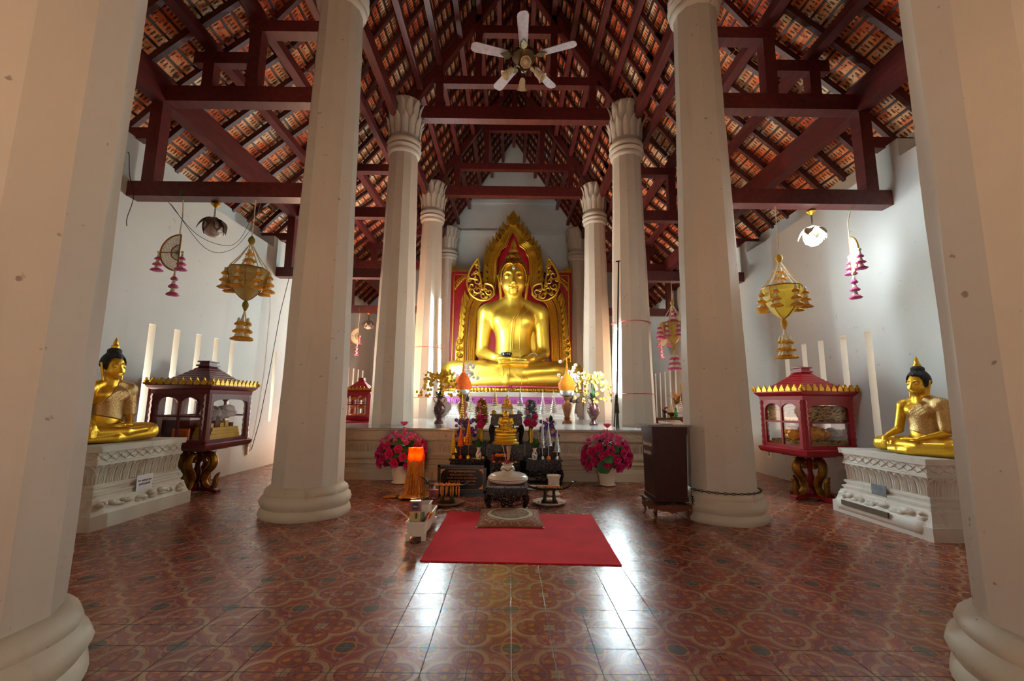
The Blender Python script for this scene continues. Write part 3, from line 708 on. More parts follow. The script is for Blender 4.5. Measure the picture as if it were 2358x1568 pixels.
# ------------------------------------------------------------------ plinth
pl = thing('statue_plinth', 'white stone plinth with purple petal band under the huge gilded statue', 'plinth', (.07, 12.4, PZ))
mb = MB(); rect_loft(mb, [(.1, 0), (.1, .06), (.06, .07), (.06, .13), (.02, .15), (.02, .17), (-.02, .20), (-.04, .28), (-.03, .35), (0, .375)], 1.58, 1.15); mb.build('body', M_white, pl, smooth=0)
mp = pm('purple_paint', lin(206, 116, 204), .5, ns=6, na=.12)
mb = MB(); rect_loft(mb, [(0, .375), (.0, .39), (.02, .44), (.08, .52), (.11, .55)], 1.58, 1.15); band = mb.build('purple_band', mp, pl, smooth=0)
mb = MB(); frieze_petals(mb, -1.62, 1.62, -1.19, .40, .53, 22); mb.build('petal_relief', mp, band)
mb = MB(); rect_loft(mb, [(.11, .55), (.13, .56), (.13, .665), (.10, .67)], 1.58, 1.15); mb.build('cap', M_white, pl, smooth=0)
mb = MB()
for i in range(64): mb.bar((-1.68+i*.053, -1.282, .575), (-1.64+i*.053, -1.282, .65), .008, .01, (0, 1, 0))
mb.build('cap_relief', M_white, pl)
mb = MB()
for k in (-1, 1):
    for j in range(3):
        cx = k*(.55+.38*j); mb.tube([(cx+(.02+.012*i)*cos(i*.7)*k, -1.13, .25+(.012+.006*i)*sin(i*.7)) for i in range(14)], .010, 5)
mb.tube([(-1.5+i*.1, -1.13+0*i, .24+.03*sin(i*1.3)) for i in range(31)], .009, 5); mb.build('scroll_relief', M_white, pl)
# ------------------------------------------------------------------ arched backdrop
bk = thing('arched_backdrop', 'carved gilded flame arch on a red lacquer panel behind the huge statue', 'backdrop', (0, 0, 0))
def q2(cx, cy, Y): p = gy(980+cx/3.485, 470+cy/3.485, Y); return (p.x, p.z)
YP = 14.05
c0 = [q2(208, 540, YP), q2(1170, 540, YP)]; xL, xR, zT = c0[0][0], c0[1][0], c0[0][1]; zB = PZ+.4; xm = (xL+xR)/2
MB().box(xL, YP, zB, xR, YP+.1, zT).build('red_panel', M_red, bk, smooth=0)
mb = MB(); i_ = .10
for a, b in (((xL+i_, zB), (xL+i_, zT-i_)), ((xR-i_, zB), (xR-i_, zT-i_)), ((xL+i_, zT-i_), (xR-i_, zT-i_))): mb.bar((a[0], YP-.012, a[1]), (b[0], YP-.012, b[1]), .035, .03, (0, 1, 0))
for s, x in ((1, xL+i_), (-1, xR-i_)):
    for j in range(9):
        t = j/8; mb.ball((x+s*(.04+.42*(1-t)**1.3*.9), YP-.01, zT-i_-.05-.42*t**1.0*1.0), (.05, .02, .05), 8, 6)
    for j in range(5): mb.tube([(x+s*(.08+.06*j+.05*cos(a_)), YP-.015, zT-i_-.28+.05*j+.05*sin(a_)) for a_ in [.5*k for k in range(11)]], .012, 5)
mb.build('panel_trim', M_gild, bk)
for s, x in ((1, xL), (-1, xR)):
    mb = MB()
    for j in range(6):
        h = .10+.22*max(0, 1-j/2.2); xx = x+s*(.06+.1*j); mb.prism([(xx-.06, zT), (xx+.06, zT), (xx+.04-s*.03, zT+h*.5), (xx-s*.05, zT+h)], YP-.02, YP+.06)
    mb.build('panel_crest', M_gild, bk, smooth=0)
YA = 13.75; AXC = 703
inner = [(703, 213), (672, 272), (652, 330), (628, 350), (604, 372), (597, 402), (578, 428), (571, 480), (568, 560), (563, 640), (550, 700)]
lower = [(560, 720), (520, 752), (470, 776), (440, 797), (420, 835), (409, 900), (402, 1000), (396, 1100), (391, 1300)]
def offs(path, d):
    o = []
    for i, p in enumerate(path):
        a = path[max(0, i-1)]; b = path[min(len(path)-1, i+1)]; tx, ty = b[0]-a[0], b[1]-a[1]; L = sqrt(tx*tx+ty*ty)
        if i == 0 and path is inner: o.append((p[0], p[1]-d*1.15)); continue
        o.append((p[0]-ty/L*d*(1 if 1 else 1)*(1), p[1]+tx/L*d) if False else (p[0]+ty/L*d*-1, p[1]+tx/L*d*1) if ty < 0 else (p[0]-ty/L*d, p[1]+tx/L*d))
    return o
def sidept(p, s, Y): return q2(p[0] if s < 0 else 2*AXC-p[0], p[1], Y)
def catm(P, n=5):
    o = []
    for i in range(len(P)-1):
        p0, p1, p2, p3 = P[max(0, i-1)], P[i], P[i+1], P[min(len(P)-1, i+2)]
        for j in range(n):
            t = j/n; o.append(tuple(.5*((2*p1[k])+(-p0[k]+p2[k])*t+(2*p0[k]-5*p1[k]+4*p2[k]-p3[k])*t*t+(-p0[k]+3*p1[k]-3*p2[k]+p3[k])*t**3) for k in range(len(p1))))
    return o+[P[-1]]
for nm, path, wd in (('upper_arch', inner, 62), ('lower_arch', lower, 88)):
    for s in (-1, 1):
        A = [sidept(p, s, YA) for p in path]; B = [sidept(p, s, YA) for p in offs(path, wd)]
        mb = MB(); vs = [(x, YA+.03, z) for x, z in A]+[(x, YA+.03, z) for x, z in B]+[(x, YA+.2, z) for x, z in A]+[(x, YA+.2, z) for x, z in B]; n = len(A); fs = []
        for i in range(n-1):
            for u, v in ((0, n), (2*n, 3*n)): fs.append((u+i, u+i+1, v+i+1, v+i))
            for u, v in ((0, 2*n), (n, 3*n)): fs.append((u+i, u+i+1, v+i+1, v+i))
        mb.add(vs, fs); arch = mb.build(nm, M_redd, bk, smooth=30)
        rails = MB()
        for d, r in ((3, .035), (18, .03), (28, .026), (38, .03), (50, .03), (wd-18, .03), (wd-3, .035)): rails.tube([(x, YA+.02, z) for x, z in [sidept(p, s, YA) for p in catm(offs(path, d), 4)]], r, 6)
        rails.build('moulding', M_gild, arch)
        for d in (10, wd-10):
            pts = [sidept(p, s, YA) for p in catm(offs(path, d), 16)]
            MB().tube([(x, YA+.015, z) for x, z in pts], [.028 if i % 2 else .010 for i in range(len(pts))], 6).build('beading', M_gild, arch)
def flame(mb, p, ang, L, W, flip):
    flip = -flip; out = [(0, -.12), (.5, -.02), (.62, .30), (.55, .62), (.30, 1.0), (.16, .78), (-.08, .5), (-.3, .2)]
    c_, s_ = cos(ang), sin(ang); pts = []
    for a, b in out: a = (a-.15)*W*flip; b = b*L; pts.append((p[0]+a*c_-b*s_, p[1]+a*s_+b*c_))
    mb.prism(pts, YA+.12, YA-.02, inset=.3)
    cx = [(.16, .05), (.3, .3), (.28, .6), (.28, .85)]; mb.tube([(p[0]+(a-.15)*W*flip*c_-b*L*s_, YA-.03, p[1]+(a-.15)*W*flip*s_+b*L*c_) for a, b in cx], W*.07, 5)
UP = [(690, 165), (655, 215), (627, 255), (600, 292), (572, 330), (548, 365), (524, 400), (508, 440), (500, 490), (494, 540), (490, 590), (486, 635)]
LO = [(375, 760), (335, 790), (318, 830), (308, 880), (302, 930), (298, 980), (294, 1030), (292, 1075)]
for s in (-1, 1):
    fl = MB()
    for i, p in enumerate(UP): flame(fl, sidept(p, s, YA), -s*(.25+.02*i) if False else s*(-.34 if i < 7 else -.20), .38 if i < 9 else .34, .26, s*-1)
    for i, p in enumerate(LO): flame(fl, sidept(p, s, YA), s*(-.15 if i < 3 else -.12), .46 if i < 3 else .40, .26, s*-1)
    fl.build('flame_border', M_gild, bk, smooth=30)
ip = [sidept(p, -1, YA) for p in inner]+[sidept(p, 1, YA) for p in inner[::-1]]
MB().prism(ip, YA+.16, YA+.22).build('head_panel', M_red, bk, smooth=0)
p = q2(703, 170, YA); fl = MB(); fl.prism([(p[0]-.2, p[1]), (p[0], p[1]-.12), (p[0]+.2, p[1]), (p[0]+.22, p[1]+.12), (p[0]+.12, p[1]+.4), (p[0], p[1]+.58), (p[0]-.12, p[1]+.4), (p[0]-.22, p[1]+.12)], YA+.1, YA-.04, inset=.25)
fl.build('apex_finial', M_gild, bk, smooth=30)
scroll = [(424, 434), (395, 468), (362, 525), (340, 580), (334, 640), (350, 700), (385, 745), (440, 772), (495, 770), (535, 745), (550, 705), (543, 668), (520, 648), (478, 640), (472, 672), (456, 690), (448, 660), (445, 610), (432, 560), (428, 500)]
for s in (-1, 1):
    mb = MB(); mb.prism([sidept(p, s, YA-.1) for p in scroll], YA+.05, YA-.12, inset=.06); sc = mb.build('scroll_leaf', M_redd, bk, smooth=0)
    mb = MB(); mb.tube([(x, YA-.13, z) for x, z in [sidept(p, s, YA-.1) for p in catm(scroll+scroll[:1], 3)]], .035, 6)
    for cx, cy, r, d in ((408, 480, 14, -1), (352, 610, 14, 1), (398, 598, 14, -1), (352, 690, 14, 1), (395, 720, 16, 1), (445, 712, 14, 1), (490, 745, 14, -1), (485, 690, 16, 1), (523, 735, 12, 1), (425, 560, 12, 1), (418, 500, 20, 1), (380, 575, 34, -1), (415, 620, 26, 1), (375, 660, 32, 1), (420, 690, 34, -1), (465, 735, 30, 1), (512, 705, 30, -1), (405, 545, 18, -1), (440, 650, 16, 1)):
        mb.tube([(x, YA-.14, z) for x, z in [sidept((cx+d*r*(1-.05*i)*cos(i*.4), cy+r*(1-.05*i)*sin(i*.4)), s, YA-.1) for i in range(18)]], .024, 5)
    mb.build('gilded_scrolls', M_gold, sc)
    mb = MB()
    for j, (cx, cy, r) in enumerate(((268, 1100, 24), (262, 1150, 28), (270, 1205, 28), (262, 1255, 26), (290, 1080, 18), (285, 1160, 18))):
        mb.tube([(x, YA+.02, z) for x, z in [sidept((cx+r*(1-.07*i)*cos(i*.62), cy+r*(1-.07*i)*sin(i*.62)), s, YA) for i in range(13)]], .03, 5)
    mb.prism([sidept(p, s, YA) for p in ((232, 1310), (300, 1310), (300, 1070), (262, 1050), (240, 1110))], YA+.14, YA+.06); mb.build('base_ornament', M_gild, bk, smooth=40)
# ------------------------------------------------------------------ flowers
def mesh_of(mb, mats, smooth=60):
    o = mb.build('tmp', mats[0], mats=mats, smooth=smooth); me = o.data; bpy.data.objects.remove(o); return me
def inst(me, name, parent, M):
    o = bpy.data.objects.new(name, me); COL.objects.link(o); o.parent = parent; o.matrix_local = M; return o
def lotus_me(n=18, op=1.0, mats=None):
    mb = MB()
    for t in range(3):
        for k in range(n//3+t):
            a = 2*pi*(k+.37*t)/(n//3+t); el = (-.15+.45*t)*op+(1-op)*1.25
            mb.at(T(rz=a) @ T(ry=-el)).leaf(1-.18*t, .80-.08*t, .28, .22, 6, 1.8, .4)
    mb.cur = 1; mb.at(Matrix.Identity(4)).ball((0, 0, .12), (.22, .22, .12), 10, 6)
    for k in range(10): a = 2*pi*k/10; mb.ball((.24*cos(a), .24*sin(a), .2), .05, 5, 4)
    return mesh_of(mb, mats or [M_pink, M_yel])
ME_lotus = lotus_me(); ME_lotus2 = lotus_me(15, .6, [M_pink2, M_yel])
mb = MB()
for k in range(6): mb.at(T(rz=2*pi*k/6) @ T(x=.06, ry=-1.42)).leaf(1.0, .5, -.16, .2, 6, .3, .4)
mb.at(Matrix.Identity(4)).ball((0, 0, .45), (.2, .2, .48), 8, 8); mb.cur = 1; mb.tube([(0, 0, -.9), (0, 0, .05)], .05, 5); ME_bud = mesh_of(mb, [M_pink2, M_green])
mb = MB(); vs = [(0, 0, -.12)]+[(cos(a)*(1+.06*sin(5*a)), sin(a)*(1+.06*sin(5*a)), .06*sin(3*a)) for a in [2*pi*i/24 for i in range(24)]]; mb.add(vs, [(0, 1+i, 1+(i+1) % 24) for i in range(24)]); ME_pad = mesh_of(mb, [M_green])
mb = MB(); mb.leaf(1, .42, .35, .12, 7); ME_leaf = mesh_of(mb, [M_green2]); mb = MB(); mb.leaf(1, .42, .35, .12, 7); ME_leafl = mesh_of(mb, [M_green])
def orchid_me(mat):
    mb = MB()
    for k in range(5): mb.at(T(rz=2*pi*k/5) @ T(ry=-.3)).leaf(1, .95, .1, .1, 5, 2.2, .35)
    mb.cur = 1; mb.at(Matrix.Identity(4)).ball((0, 0, .12), .2, 6, 5); return mesh_of(mb, [mat, M_yel])
ME_orw = orchid_me(M_petalw); ME_ory = orchid_me(pm('dried_orchid_yellow', lin(196, 160, 72), .6, ns=20, na=.2)); ME_orp = orchid_me(M_purple)
def look(d, up=(0, 0, 1)):      # rotation carrying +z to d
    return Vector(d).to_track_quat('Z', 'Y').to_matrix().to_4x4()
M_pot = pm('cream_pot', lin(232, 220, 198), .45, ns=4, na=.04)
def lotus_pot(p, label, sz, s, seed):
    rs = random.Random(seed); t = thing('potted_lotus', label, 'flower pot', p, 0, 'pots of artificial pink lotuses')
    MB().lathe([(.09, .0), (.10, .02), (.125, .14), (.135, .24), (.14, .25), (.125, .25), (.12, .2), (.0, .19)], 28).build('pot', M_pot, t)
    MB().lathe([(.09, 0), (.125, .012), (.128, .022), (.11, .02), (.0, .012)], 28).build('saucer', M_pot, t)
    mb = MB()
    C = Vector((0, 0, .40))
    for k in range(30):
        a = 2*pi*k/30*2.4; r = rs.uniform(.05, .2); mb.tube([(0, 0, .2), (r*.5*cos(a), r*.5*sin(a), .36), (r*cos(a), r*sin(a), rs.uniform(.4, .62))], .006, 4)
    mb.build('stems', M_green, t)
    for k in range(34):
        a = 2.4*k; el = rs.uniform(-.5, .9); d = Vector((cos(a)*cos(el), sin(a)*cos(el), sin(el))); P = C+d*rs.uniform(.20, .30)
        inst(ME_pad, 'lotus_leaf', t, Matrix.Translation(P) @ look(d+Vector((0, 0, .6))) @ Matrix.Scale(rs.uniform(.07, .11), 4))
    for k in range(36):         # a dense mound, thickest towards the viewer
        a = -pi/2+(((k*.618) % 1)-.5)*4.0; el = -.50+1.75*((k+.5)/36); d = Vector((cos(a)*cos(el), sin(a)*cos(el), sin(el))); P = C+Vector((d.x*.335, d.y*.28, d.z*.30))*(.92+.1*rs.random()); big = k < 22
        inst(ME_lotus if big else ME_lotus2, 'lotus_flower', t, Matrix.Translation(P) @ look(d+Vector((0, -.25, .1))) @ Matrix.Scale(rs.uniform(.066, .084) if big else rs.uniform(.05, .066), 4))
    for k in range(13):
        a = rs.uniform(0, 2*pi); r = rs.uniform(.03, .22); P = Vector((r*cos(a), r*sin(a)-.05, rs.uniform(.6, .74)-r*.6))
        inst(ME_bud, 'lotus_bud', t, Matrix.Translation(P) @ look((P.x*.8, P.y*.8, .6)) @ Matrix.Scale(rs.uniform(.065, .085), 4))
    inst(ME_lotus2, 'lotus_flower', t, Matrix.Translation((0.02, 0, .80)) @ Matrix.Scale(.085, 4))
    MB().tube([(0, 0, .5), (.01, 0, .66), (.02, 0, .79)], .007, 5).build('stem', M_green, t)
    t.scale = (s, s, s*1.02); return t
lotus_pot((-1.565, 6.60, 0), 'white pot of pink artificial lotuses behind the burning orange candle', 1, 1.0, 3)
lotus_pot((1.43, 6.58, 0), 'white pot of pink artificial lotuses between the altar tables and the donation box', 1, 1.0, 8)
# ------------------------------------------------------------------ mother-of-pearl altar tables
def inlay():
    m = Mat('mother_of_pearl_inlay'); v = m.vor(125); c = m.vor(125, out='Color'); sp = m.xyz(c)
    on = v.lt(.33)*sp[0].gt(.66); sh = m.ramp(sp[1], [(0, lin(196, 120, 84)), (.4, lin(214, 168, 116)), (.7, lin(206, 196, 190)), (1, lin(176, 150, 200))])
    m.set('Base Color', m.mix(on*.85, lin(20, 9, 11), sh)); m.set('Roughness', .35); m.set('Specular IOR Level', .2); return m.m
M_inlay = inlay()
def shelltop():
    m = Mat('shell_mosaic'); v = m.vor(150); c = m.xyz(m.vor(150, out='Color')); m.set('Base Color', m.mix(v.gt(.5), m.ramp(c[1], [(0, lin(150, 120, 120)), (.5, lin(190, 176, 168)), (1, lin(150, 140, 176))]), lin(40, 26, 30))); m.set('Roughness', .25); return m.m
M_shell = shelltop()
def altar_table(label, x0, x1, y, dep, z0, z1, top=None, openw=True, grp='inlaid altar tables'):
    cx = (x0+x1)/2; t = thing('altar_table', label, 'table', (cx, y+dep/2, z0), 0, grp); w = (x1-x0)/2; d = dep/2; H = z1-z0
    MB().box(-w, -d, H-.022, w, d, H).build('tabletop', top or M_inlay, t, smooth=0)
    mb = MB(); mb.box(-w+.02, -d+.018, H-.05, w-.02, d-.018, H-.022); mb.box(-w+.012, -d+.012, H*.60, w-.012, d-.012, H-.05); mb.build('waist', M_inlay, t, smooth=0)
    for sx in (-1, 1):
        for sy in (-1, 1):
            x = sx*(w-.03); yy = sy*(d-.03)
            MB().tube([(x, yy, H*.62), (x+sx*.012, yy+sy*.01, H*.45), (x, yy, H*.2), (x-sx*.004, yy, H*.08), (x+sx*.012, yy+sy*.01, 0)], [.034, .036, .028, .024, .03], 4, sq=(1, 1)).build('leg', M_inlay, t, smooth=0)
    mb = MB(); yy = -d+.02; zc = H*.42
    R1 = H*.27
    mb.tube([((R1+.014*cos(6*a))*1.25*cos(a), yy, zc+(R1+.014*cos(6*a))*.95*sin(a)) for a in [2*pi*i/36 for i in range(36)]], .011, 5, closed=True)
    for k in range(6): a = 2*pi*k/6; mb.ball((R1*.62*1.2*cos(a), yy, zc+R1*.62*.95*sin(a)), (.022, .01, .02), 7, 5)
    mb.tube([(R1*.3*cos(a), yy, zc+R1*.3*sin(a)) for a in [2*pi*i/16 for i in range(16)]], .009, 5, closed=True)
    for s in (-1, 1):
        for j in range(3):
            u = R1*1.3+(w-.07-R1*1.3)*(j+.5)/3; mb.tube([(s*u+.022*cos(a), yy, H*.47+.03*sin(a)) for a in [2*pi*i/10 for i in range(10)]], .008, 5, closed=True)
        mb.bar((s*R1*1.2, yy, H*.36), (s*(w-.05), yy, H*.36), .012, .016, (0, 1, 0))
    mb.build('carved_apron', M_inlay, t); return t
ZL, ZM, ZT = .372, .575, 1.0
altar_table('low black inlaid altar table behind the engraved sign, with orange tiered offerings on it', -.845, -.325, 6.38, .36, 0, ZL)
altar_table('low black inlaid altar table on the right, with silver tiered offerings on it', .235, .765, 6.38, .36, 0, ZL)
altar_table('middle black inlaid altar table under the seated golden monk figure', -.315, .225, 6.44, .40, 0, ZM)
altar_table('narrow black inlaid shelf table behind the orange tiered offerings', -.86, -.335, 6.75, .10, 0, ZM)
altar_table('narrow black inlaid shelf table behind the silver tiered offerings', .245, .775, 6.75, .10, 0, ZM)
altar_table('tallest black inlaid altar table at the back of the altar, with fretwork front', -.285, .21, 6.66, .18, ZM, ZT)
altar_table('front black inlaid incense table with shell mosaic top, just behind the cushion', -.252, .222, 5.05, .40, 0, .255, M_shell)
# boards under the right table
for k in range(5):
    o = MB().box(-.2, -.12, 0, .2, .12, .018).build('folded_mat', M_plw if k % 2 else M_black, smooth=0); o.location = (.42+.01*k, 6.24+.006*k, .018*k)
    tag(o, ['lowest dark folded mat of the striped stack under the right altar table', 'second pale folded mat from the bottom of the striped stack', 'middle dark folded mat of the striped stack under the right altar table', 'second pale folded mat from the top of the striped stack', 'topmost dark folded mat of the striped stack under the right altar table'][k], 'mat', 'folded mats under the altar table')
# ------------------------------------------------------------------ seated small statues
sb = seated('touch')+head_prims(3.16)
def small_buddha(name, label, mat, loc, k, rz, vs=.035, hm=None, kind='statue'):
    o = sdf_obj(name, mat, sb, (-2.15, -1.25, -.02), (2.15, .75, 3.8), vs, None, 2); o.location = loc; o.scale = (k, k, k); o.rotation_euler = (0, 0, rz); tag(o, label, kind, kind='thing'); hair(o, hm or M_hairb, M_gold2, vs=.04); return o
def fat_monk():
    P = []; e = lambda c, r, k=.1, *q: P.append(('+', 'e', k, c, r, *q)); c = lambda a, b, r1, r2, k=.1: P.append(('+', 'c', k, a, b, r1, r2))
    e((0, -.12, .95), (.82, .72, .72)); e((0, .0, 1.7), (.72, .5, .5)); e((0, -.05, 2.55), (.43, .44, .50)); e((0, -.18, 2.32), (.36, .3, .24)); c((0, 0, 1.9), (0, 0, 2.4), .36, .32)
    for s in (-1, 1):
        e((s*.28, -.32, 1.72), (.28, .2, .22)); c((s*.68, 0, 1.92), (s*.92, -.1, 1.3), .28, .24); c((s*.92, -.1, 1.3), (s*.42, -.72, 1.1), .22, .14); c((s*.5, .1, .35), (s*1.15, -.35, .32), .46, .4)
        e((s*.38, .0, 2.5), (.07, .1, .2), .04); e((s*.15, -.43, 2.58), (.08, .04, .035), .02); e((s*.3, -.3, 2.4), (.14, .12, .12), .08)
        for j in range(4): c((s*.4-s*.02, -.82+.07*j, 1.08-.03*j), (s*.12, -.88+.06*j, 1.0-.03*j), .055, .045, .02)
    e((0, -.5, 2.46), (.075, .07, .07), .04); e((0, -.43, 2.3), (.16, .05, .035), .02)
    c((-1.0, -.45, .3), (.5, -.85, .25), .32, .2, .06); c((1.0, -.4, .22), (-.3, -.8, .16), .26, .18, .06)
    return P
mk = sdf_obj('monk_statue', M_gold2, fat_monk(), (-1.6, -1.15, -.02), (1.6, .7, 3.15), .045, None, 2); k = .105; mk.scale = (k, k, k); mk.location = (-.045, 6.55, ZM+.16)
tag(mk, 'golden round bellied monk figurine seated on a lotus base above the incense table', 'statue', kind='thing')
mb = MB(); mb.lathe([(1.85, -1.52), (1.9, -1.35), (1.65, -1.2), (1.5, -1.05), (1.62, -.95), (1.55, -.82), (1.4, -.72), (1.52, -.6), (1.48, -.42), (1.3, -.3), (1.45, -.2), (1.42, -.05), (1.2, .02), (0, .03)], 36, sy=.72, c=(0, -.1, 0)); mb.build('lotus_base', M_gold2, mk)
b = small_buddha('buddha_statuette', 'small gilded Buddha figurine on a white tiered base, topmost on the altar tables', M_gold2, (-.03, 6.745, ZT+.115), .043, 0, .06, M_hairg, 'statue')
mb = MB(); rect_loft(mb, [(.5, -2.67), (.5, -2.3), (.1, -2.1), (0, -1.2), (.2, -1.0), (.25, -.75)], 1.75, 1.05); rb_ = mb.build('white_base', M_white, b, smooth=0)
mb = MB(); rect_loft(mb, [(.25, -.74), (.45, -.6), (.3, -.35), (.35, -.1), (.2, .0)], 1.75, 1.05)
for s in (-1, 1): mb.prism([(s*2.3, -2.6), (s*1.5, -2.6), (s*1.9, -1.3)], -1.7, -1.4)
mb.build('gilded_lotus_tier', M_gold2, b, smooth=0)
for px, mt, lb in ((1137, M_yel, 'small shiny gold bowl on the tallest altar table, under the gold tiered umbrella'), (1194, M_silver, 'small shiny silver bowl on the tallest altar table, under the silver tiered umbrella')):
    p = gz(px, 953, ZT); o = MB().lathe([(.03, 0), (.036, .008), (.028, .018), (.034, .04), (.024, .052), (.0, .06)], 18).build('offering_bowl', M_gold2 if mt is M_yel else M_silver); o.location = (p.x, 6.70, ZT); tag(o, lb, 'bowl')
# ------------------------------------------------------------------ tiered umbrellas and trees
def tiers(name, label, cat, p, z0, h, r, n, mat, rodm, base=None, rod=None, grp=None, flat=.6, gold=None):
    """ornament of stacked rings tapering to a spire: p foot, z0 height of the lowest ring above the foot"""
    t = thing(name, label, cat, p, 0, grp); mb = MB(); H = h*.78
    for i in range(n):
        q = i/n; z = z0+H*q; rr = r*(1-q*.86); e = H/n
        mb.lathe([(rr*.72, z+e*flat), (rr, z+e*.12), (rr*1.02, z), (rr*.86, z)], 16)
        for k in range(10): a = 2*pi*k/10; mb.ball((rr*cos(a), rr*sin(a), z-.004), max(.0035, rr*.10), 5, 4)
    mb.build('tiers', mat, t); MB().lathe([(r*.16, z0+H), (r*.1, z0+H+h*.05), (r*.07, z0+h*.9), (.001, z0+h)], 10).build('spire', gold or mat, t)
    MB().tube([(0, 0, .0), (0, 0, z0+H)], max(.003, r*.05), 6).build('rod', rodm, t)
    if base is not None: MB().lathe([(r*.55, 0), (r*.6, .012), (r*.5, .03), (r*.35, .045), (0, .05)], 12).build('stand', base, t)
    return t
M_mix = Mat('coloured_beads'); _c = M_mix.xyz(M_mix.vor(70, out='Color')); M_mix.set('Base Color', M_mix.ramp(_c[0], [(0, lin(230, 224, 210)), (.4, lin(214, 196, 60)), (.6, lin(180, 190, 220)), (.8, lin(96, 110, 70))], 'CONSTANT')); M_mix.set('Roughness', .3); M_mix = M_mix.m
M_mixg = goldmat('gold_beads', lin(216, 168, 60), .35, 40, .3, .003, .5)
def chat(px, ytop, ybot, Y, zfoot, label, mat, rr, gm=None):
    a = gy(px, ytop, Y); b = gy(px, ybot, Y); tiers('tiered_umbrella', label, 'tiered umbrella', (b.x, Y, zfoot), b.z-zfoot, a.z-b.z, rr, 9, mat, M_steel, M_steel, grp='tiered ceremonial umbrellas', gold=gm)
chat(1083, 902, 948, 9.3, PZ, 'tiered umbrella with multicoloured beads beside the left brown offering vase', M_mix, .082, M_mixg)
chat(1140, 890, 934, 6.74, ZT, 'golden tiered umbrella standing on the tallest altar table', M_mixg, .046, M_gold2)
chat(1198, 889, 934, 6.74, ZT, 'silver tiered umbrella standing on the tallest altar table', M_silver, .046)
chat(1250, 898, 953, 9.3, PZ, 'silver tiered umbrella left of the other silver one by the right brown vase', M_silver, .076)
chat(1275, 899, 950, 9.45, PZ, 'silver tiered umbrella nearest the right brown offering vase', M_silver, .08)
chat(1064, 900, 962, 8.9, PZ, 'slim gold tiered umbrella in front of the left brown vase', M_mixg, .045, M_gold2)
def pxz(px, py, Y): p = gy(px, py, Y); return p
for px, yb, yt, rr, n, mt, bm, lb in ((1044, 1041, 983, .050, 9, M_gild, M_yel, 'pale gold coiled cone on a yellow foot, nearest the left end of the altar'),
        (1061, 1026, 972, .050, 10, pm('orange_tiers', lin(236, 96, 22), .45), pm('orange_foot', lin(180, 60, 30), .5), 'bright orange tiered tree on an orange foot on the low left altar table'),
        (1079, 1023, 956, .060, 9, goldmat('orange_gold_foil', lin(232, 136, 26), .35, 20), M_gold2, 'orange gold tiered tree on a shiny gold foot on the low left altar table'),
        (1249, 1030, 960, .052, 10, M_silver, M_silver, 'tall silver tiered tree on a round silver foot on the low right altar table'),
        (1263, 1026, 972, .056, 9, M_silver, M_orange, 'silver tiered tree on an orange foot on the low right altar table'),
        (1283, 1040, 984, .050, 9, M_silver, M_silver, 'silver coiled cone on a silver foot, nearest the right end of the altar')):
    Y = 6.47; b = gy(px, yb, Y); a = gy(px, yt, Y); tiers('offering_tree', lb, 'offering', (b.x, Y, ZL), b.z-ZL, a.z-b.z, rr, n, mt, mt, bm, grp='tiered offering trees', flat=.85)
# foil trees
for px, mt, lb in ((1109, M_gold2, 'bushy gold foil tree behind the left lotus stems'), (1222, M_silver, 'bushy silver foil tree behind the right lotus stems')):
    p = gy(px, 965, 6.83); t = thing('foil_tree', lb, 'offering', (p.x, 6.80, ZM), 0, 'foil trees on the altar'); rs = random.Random(px); mb = MB(); z0 = .28
    for k in range(650):
        a = rs.uniform(0, 2*pi); q = rs.random(); r = .085*sqrt(max(0, 1-(q*1.0)**2.2))*rs.uniform(.6, 1); mb.at(T(r*cos(a), r*sin(a)*.5, z0+.36*q, a, 0, rs.uniform(-.2, .9))).leaf(.052, .034, .3, .1, 3, 1.0, .5)
    mb.at(Matrix.Identity(4)).build('foil_leaves', mt, t); MB().tube([(0, 0, 0), (0, 0, .62)], .006, 6).build('stem', mt, t)
    MB().lathe([(.035, 0), (.04, .03), (.025, .06), (.045, .14), (.03, .22), (.035, .25), (0, .24)], 14).build('vase', M_gild, t)
# lotus bunches and purple flowers in small vases on the shelves
def bunch(px, Y, label, spec, leafs=8, vm=None, grp=None, zf=ZM):
    t = thing('flower_bunch', label, 'flowers', (gy(px, 960, Y).x, Y, zf), 0, grp); x0 = t.location.x; rs = random.Random(px)
    MB().lathe([(.028, 0), (.032, .02), (.022, .06), (.032, .12), (.02, .17), (.028, .2), (0, .19)], 14).build('vase', vm or M_gild, t)
    for me, nm, ax, ay, s, tilt in spec:
        p = gy(ax, ay, Y-.03); q = Vector((p.x-x0, -.03-rs.random()*.03, p.z-zf)); inst(me, nm, t, Matrix.Translation(q) @ look(tilt) @ Matrix.Scale(s, 4))
        if q.z > .21: MB().tube([(0, 0, .15), (q.x*.4, 0, (.15+q.z)/2), tuple(q-Vector(tilt).normalized()*s*.2)], .004, 5).build('stem', M_green, t)
    for k in range(leafs):
        a = rs.uniform(0, 2*pi); inst(ME_leaf if k % 2 else ME_leafl, 'leaf', t, Matrix.Translation((.02*cos(a), .02*sin(a)*.5, .2+rs.uniform(0, .12))) @ T(rz=a, ry=-rs.uniform(.2, 1.1)) @ Matrix.Scale(rs.uniform(.06, .13), 4))
    return t
L_, B_, D_ = 'lotus_flower', 'lotus_bud', 'daisy'
fr = (0, -1, .15)
bunch(1109, 6.70, 'pink lotus bunch with two upright buds left of the tallest altar table', [(ME_bud, B_, 1104, 939, .085, (0, -.1, 1)), (ME_bud, B_, 1105, 957, .075, (0, -.1, 1)), (ME_lotus, L_, 1107, 962, .055, fr), (ME_lotus, L_, 1108, 977, .068, fr), (ME_lotus2, L_, 1119, 962, .04, fr), (ME_lotus2, L_, 1100, 983, .05, (-.5, -1, 0))], 12, grp='lotus bunches beside the tallest altar table')
